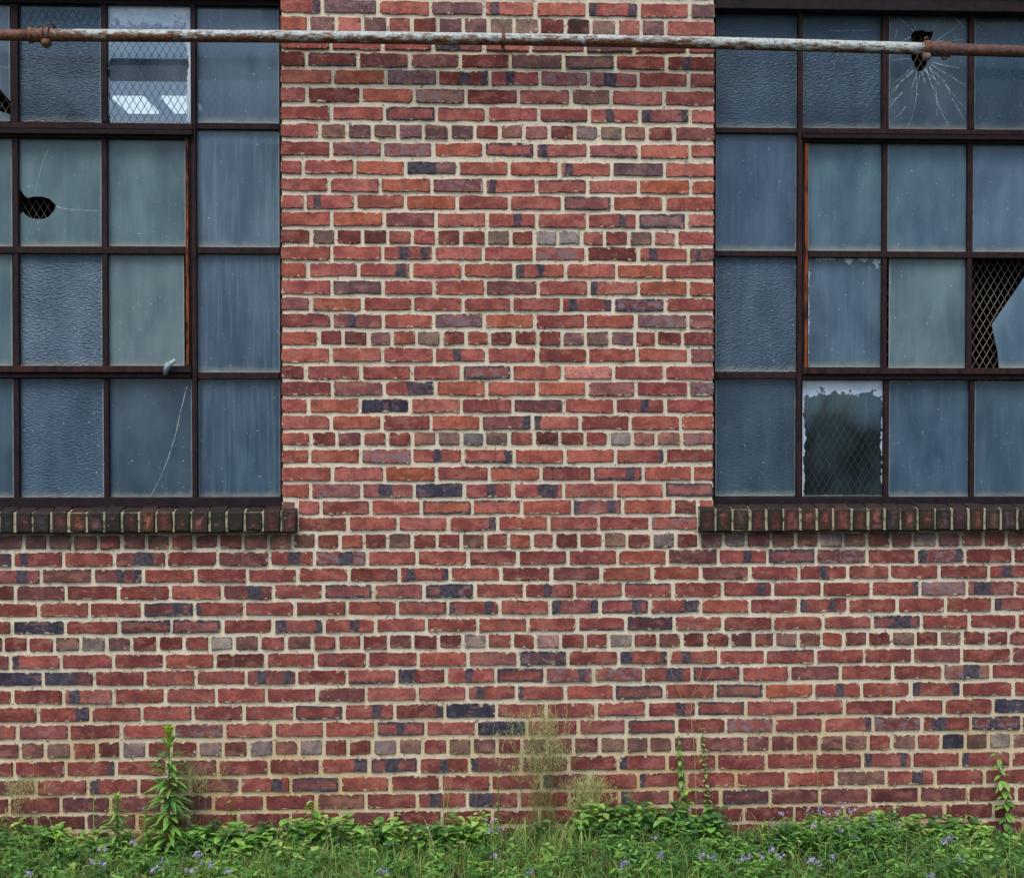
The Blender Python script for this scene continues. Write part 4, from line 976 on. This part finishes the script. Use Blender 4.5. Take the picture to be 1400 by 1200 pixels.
spire(681, 1054, -.06, 'thin feathery green shoot standing left of the pale grass plume', 34, .026, .0045, (G2, G1), G2)
def broad(px, ptop, Y, lab, n, L, w, cols, lean=0, pair=False, lower=.3, name='leafy_shoot', el0=.2):
    tp = at(px, ptop, Y); bx = tp.x-lean; bz = ground_z(bx, Y); r = empty(name, (bx, Y, bz)); tag(r, lab, 'weed')
    b0 = Vector((bx, Y, bz)); H = tp.z-bz; c = lambda t: b0+Vector((lean*t*t+.008*math.sin(t*5), 0, H*t))
    st = MB(); st.tube([c(i/6) for i in range(7)], [.0032-.002*i/6 for i in range(7)], 6, lin(96, 124, 66)); st.build('stem', M['leaf'], r, True)
    ms = [leaf_mesh(L, w, shade(q, .15), .4, (.85, 1, .7), .15) for q in cols for _ in range(2)]
    for i in range(n):
        t = lower+(1-lower)*i/max(1, n-1); a = ang() if not pair else i*1.57+.3
        for s_ in ((0, math.pi) if pair else (0,)):
            put_leaf(RND.choice(ms), r, c(t), a+s_+RND.uniform(-.25, .25), el0+RND.uniform(-.3, .4), RND.uniform(.75, 1.1)*(1-.35*max(0, t-.7)/.3))
    return r
broad(430, 1094, -.20, 'bright green broad leaved shoot rising from the ground cover at left of centre', 22, .052, .034, (G4, lin(104, 150, 60), G2), 0, False, .35)
broad(387, 1150, -.42, 'pale green young shoot low in the grass left of the broad leaved shoot', 10, .05, .024, (G4, lin(110, 150, 80)), .0, False, .3)
broad(1366, 1030, -.07, 'upright shoot with paired oval leaves climbing the brick at far right', 14, .058, .027, (G2, G1), -.03, True, .22, el0=-.1)
broad(944, 1078, -.09, 'yellow green leafy weed at the foot of the dry branching stalk', 12, .07, .028, (YG_, G4, G2), .02, False, .25)
broad(883, 1113, -.16, 'weed with one large round bright leaf right of the pale grass plume', 7, .062, .044, (lin(92, 138, 66), G2), 0, False, .6)
broad(1230, 1098, -.05, 'small dark leafy shoot at the wall foot under the right window', 14, .03, .02, (G1, G3), .02, False, .3)
broad(962, 995, -.03, 'slender shoot with small rounded leaves right of the dry branching stalk', 20, .024, .014, (G2, G4), -.01, True, .1, el0=0)
broad(931, 1005, -.03, 'slender shoot with hanging oval leaves left of the dry branching stalk', 18, .034, .019, (G2, G1), .0, True, .15, el0=-.6)
broad(202, 1082, -.05, 'thin yellowing weed with rusty leaves behind the short feathery spire', 16, .026, .012, (lin(150, 130, 50), lin(150, 84, 50), G4), .01, False, .4)
broad(318, 1085, -.05, 'small reddish green seedling at the wall foot right of the tall weed', 12, .026, .013, (lin(120, 70, 50), G1, G2), .01, False, .4)

def plume(px, ptop, pbase_px, Y, lab, n, spread, h_px):
    """fine feathery grass: many hair thin stalks ending in airy panicles"""
    bx = at(pbase_px, 1120, Y).x; bz = ground_z(bx, Y); r = empty('feathery_grass', (bx, Y, bz)); tag(r, lab, 'grass tuft')
    st, pn = MB(), MB()
    zt = at(px, ptop, Y).z; xt = at(px, ptop, Y).x
    for i in range(n):
        tx = xt+RND.gauss(0, spread); tz = zt-abs(RND.gauss(0, 1))*h_px/329*.45; ty = ok_y(Y+RND.uniform(-.05, .03))
        b0 = Vector((bx+RND.uniform(-.05, .05), Y, bz)); e = Vector((tx, ty, tz)); m_ = b0.lerp(e, .55)+Vector((RND.uniform(-.01, .01), 0, .02))
        st.tube([b0, m_, e], [.0009, .0007, .0004], 3, shade(lin(140, 140, 84), .2), cap=False)
        for k in range(16):
            t = RND.uniform(.5, 1); p = m_.lerp(e, t); a = RND.gauss(0, .9); L = RND.uniform(.012, .045)
            q = p+Vector((math.sin(a)*L*.8, RND.uniform(-.012, .004), abs(math.cos(a))*L)); q.y = ok_y(q.y)
            cc = shade(RND.choice((lin(204, 198, 152), lin(182, 182, 128), lin(150, 160, 100))), .2); s_ = Vector((.0005, 0, 0))
            pn.add([p-s_, p+s_, q+s_, q-s_], [(0, 1, 2, 3)], cc)
            w_ = .0018; pn.add([q-Vector((w_, 0, 0)), q+Vector((w_, 0, .001)), q+Vector((math.sin(a)*.005, 0, .007))], [(0, 1, 2)], cc)
    st.build('stalks', M['blade'], r); pn.build('panicle', M['blade'], r)
plume(745, 963, 742, -.09, 'tall pale feathery grass plume in front of the brick at centre', 64, .085, 120)
plume(803, 1062, 800, -.08, 'shorter pale feathery grass plume right of the tall plume', 70, .06, 70)
plume(40, 1062, 40, -.06, 'thin dry feathery grass at the far left foot of the wall', 16, .06, 60)
plume(272, 1040, 262, -.05, 'thin dry feathery grass just right of the tall lime tipped weed', 14, .05, 60)
# dry branching stalk
r = empty('dry_stalk', at(952, 1150, -.06)); tag(r, 'thin pale dry stalk with wiry branches in front of the brick right of centre', 'dry stalk')
b = MB(); P = lambda x, y: at(x, y, -.04+RND.uniform(-.012, .012))
for k, path in enumerate([[(952, 1125), (951, 1060), (948, 1010), (944, 975), (947, 950), (955, 930), (962, 905)], [(944, 975), (935, 960), (926, 940), (918, 918), (914, 895)], [(946, 985), (938, 975), (930, 962)],
             [(947, 950), (958, 938), (968, 926), (978, 915)], [(950, 1045), (960, 1030), (968, 1046), (974, 1052)], [(945, 972), (952, 962), (966, 955), (975, 948)], [(955, 930), (948, 918), (944, 905)], [(962, 905), (970, 900), (975, 890)], [(962, 905), (958, 893), (960, 882)], [(951, 1060), (962, 1075), (975, 1090)]]):
    b.tube([P(*q) for q in path], [.0014-.0008*i/len(path) for i in range(len(path))] if k == 0 else .0006, 4, lin(190, 178, 140), cap=False)
for _ in range(46):
    q = P(RND.uniform(920, 985), RND.uniform(885, 935)); d = Vector((RND.uniform(-.02, .02), RND.uniform(-.005, .005), RND.uniform(-.008, .014)))
    b.tube([q, q+d*.5+Vector((0, 0, .003)), q+d], .0004, 3, shade(lin(170, 150, 104)), cap=False)
b.build('wiry_branches', M['blade'], r)
# dock stalk at far right
r = empty('dock_stalk', at(1323, 1150, -.10)); tag(r, 'small rust brown seed stalk with dark leaves left of the paired leaf shoot', 'seed stalk')
b = MB(); b.tube([at(1323, 1160, -.10), at(1324, 1110, -.10), at(1321, 1078, -.10)], [.002, .0018, .001], 5, lin(120, 76, 58)); b.build('stem', M['leaf'], r)
b = MB()
for _ in range(90):
    t = RND.random(); q = at(1322+RND.gauss(0, 3), 1080+t*45, -.10); leaf(b, q, (RND.uniform(-1, 1), -RND.random(), .3), .007, .005, shade(RND.choice((lin(150, 96, 66), lin(176, 130, 92), lin(96, 60, 48)))), .2)
b.build('seed_cluster', M['leaf'], r)
ml = [leaf_mesh(.05, .02, shade(q), .4) for q in (G3, lin(86, 70, 44), G1)]
for i in range(12): put_leaf(RND.choice(ml), r, at(1323, 1118+i*3, -.10), i*2.4, RND.uniform(.1, .8), RND.uniform(.7, 1.1))
# single thin grass stems that rise clear of the rest
for px, top, base, Y, lab, lean, wd, cc in [(609, 1058, 1130, -.06, 'upright green grass stem left of the feathery shoot near centre', .01, .0042, G2), (618, 1062, 1140, -.08, 'leaning grass stem beside the upright grass stem near centre', .03, .0024, G4), (1116, 1030, 1105, -.04, 'single thin pale green grass stem crossing the lower bricks below the right window', -.012, .0022, G4), (57, 1128, 1180, -.25, 'bare straw coloured stem at the lower left of the grass', .012, .002, STRAW), (128, 1077, 1130, -.05, 'short stiff green stem left of the short feathery spire', .0, .005, G2), (716, 1030, 1130, -.03, 'dark thin stem leaning beside the tall pale plume', .02, .0016, lin(70, 60, 48)), (700, 1042, 1130, -.03, 'dark thin upright stem left of the tall pale plume', .012, .0014, lin(70, 60, 48))]:
    tp = at(px, top, Y); bx = tp.x-lean; bz = ground_z(bx, Y); B = MB()
    pts = [Vector((bx, Y, bz)).lerp(tp, t)+Vector((-lean*.25*math.sin(math.pi*t), 0, 0)) for t in (0, .3, .6, .85, 1)]
    B.tube(pts, [wd*.6, wd*.55, wd*.45, wd*.3, wd*.12], 5, cc, cap=False)
    ro = empty('grass_stem', (bx, Y, bz)); tag(ro, lab, 'grass stem'); B.build('stalk', M['blade'], ro)
    L_ = MB(); leaf(L_, pts[1], (RND.choice((-1, 1)), -.3, 1.4), .07, .004, shade(cc), .3); leaf(L_, pts[2], (RND.choice((-1, 1)), -.3, 1.2), .05, .003, shade(cc), .3); L_.build('leaf', M['blade'], ro)
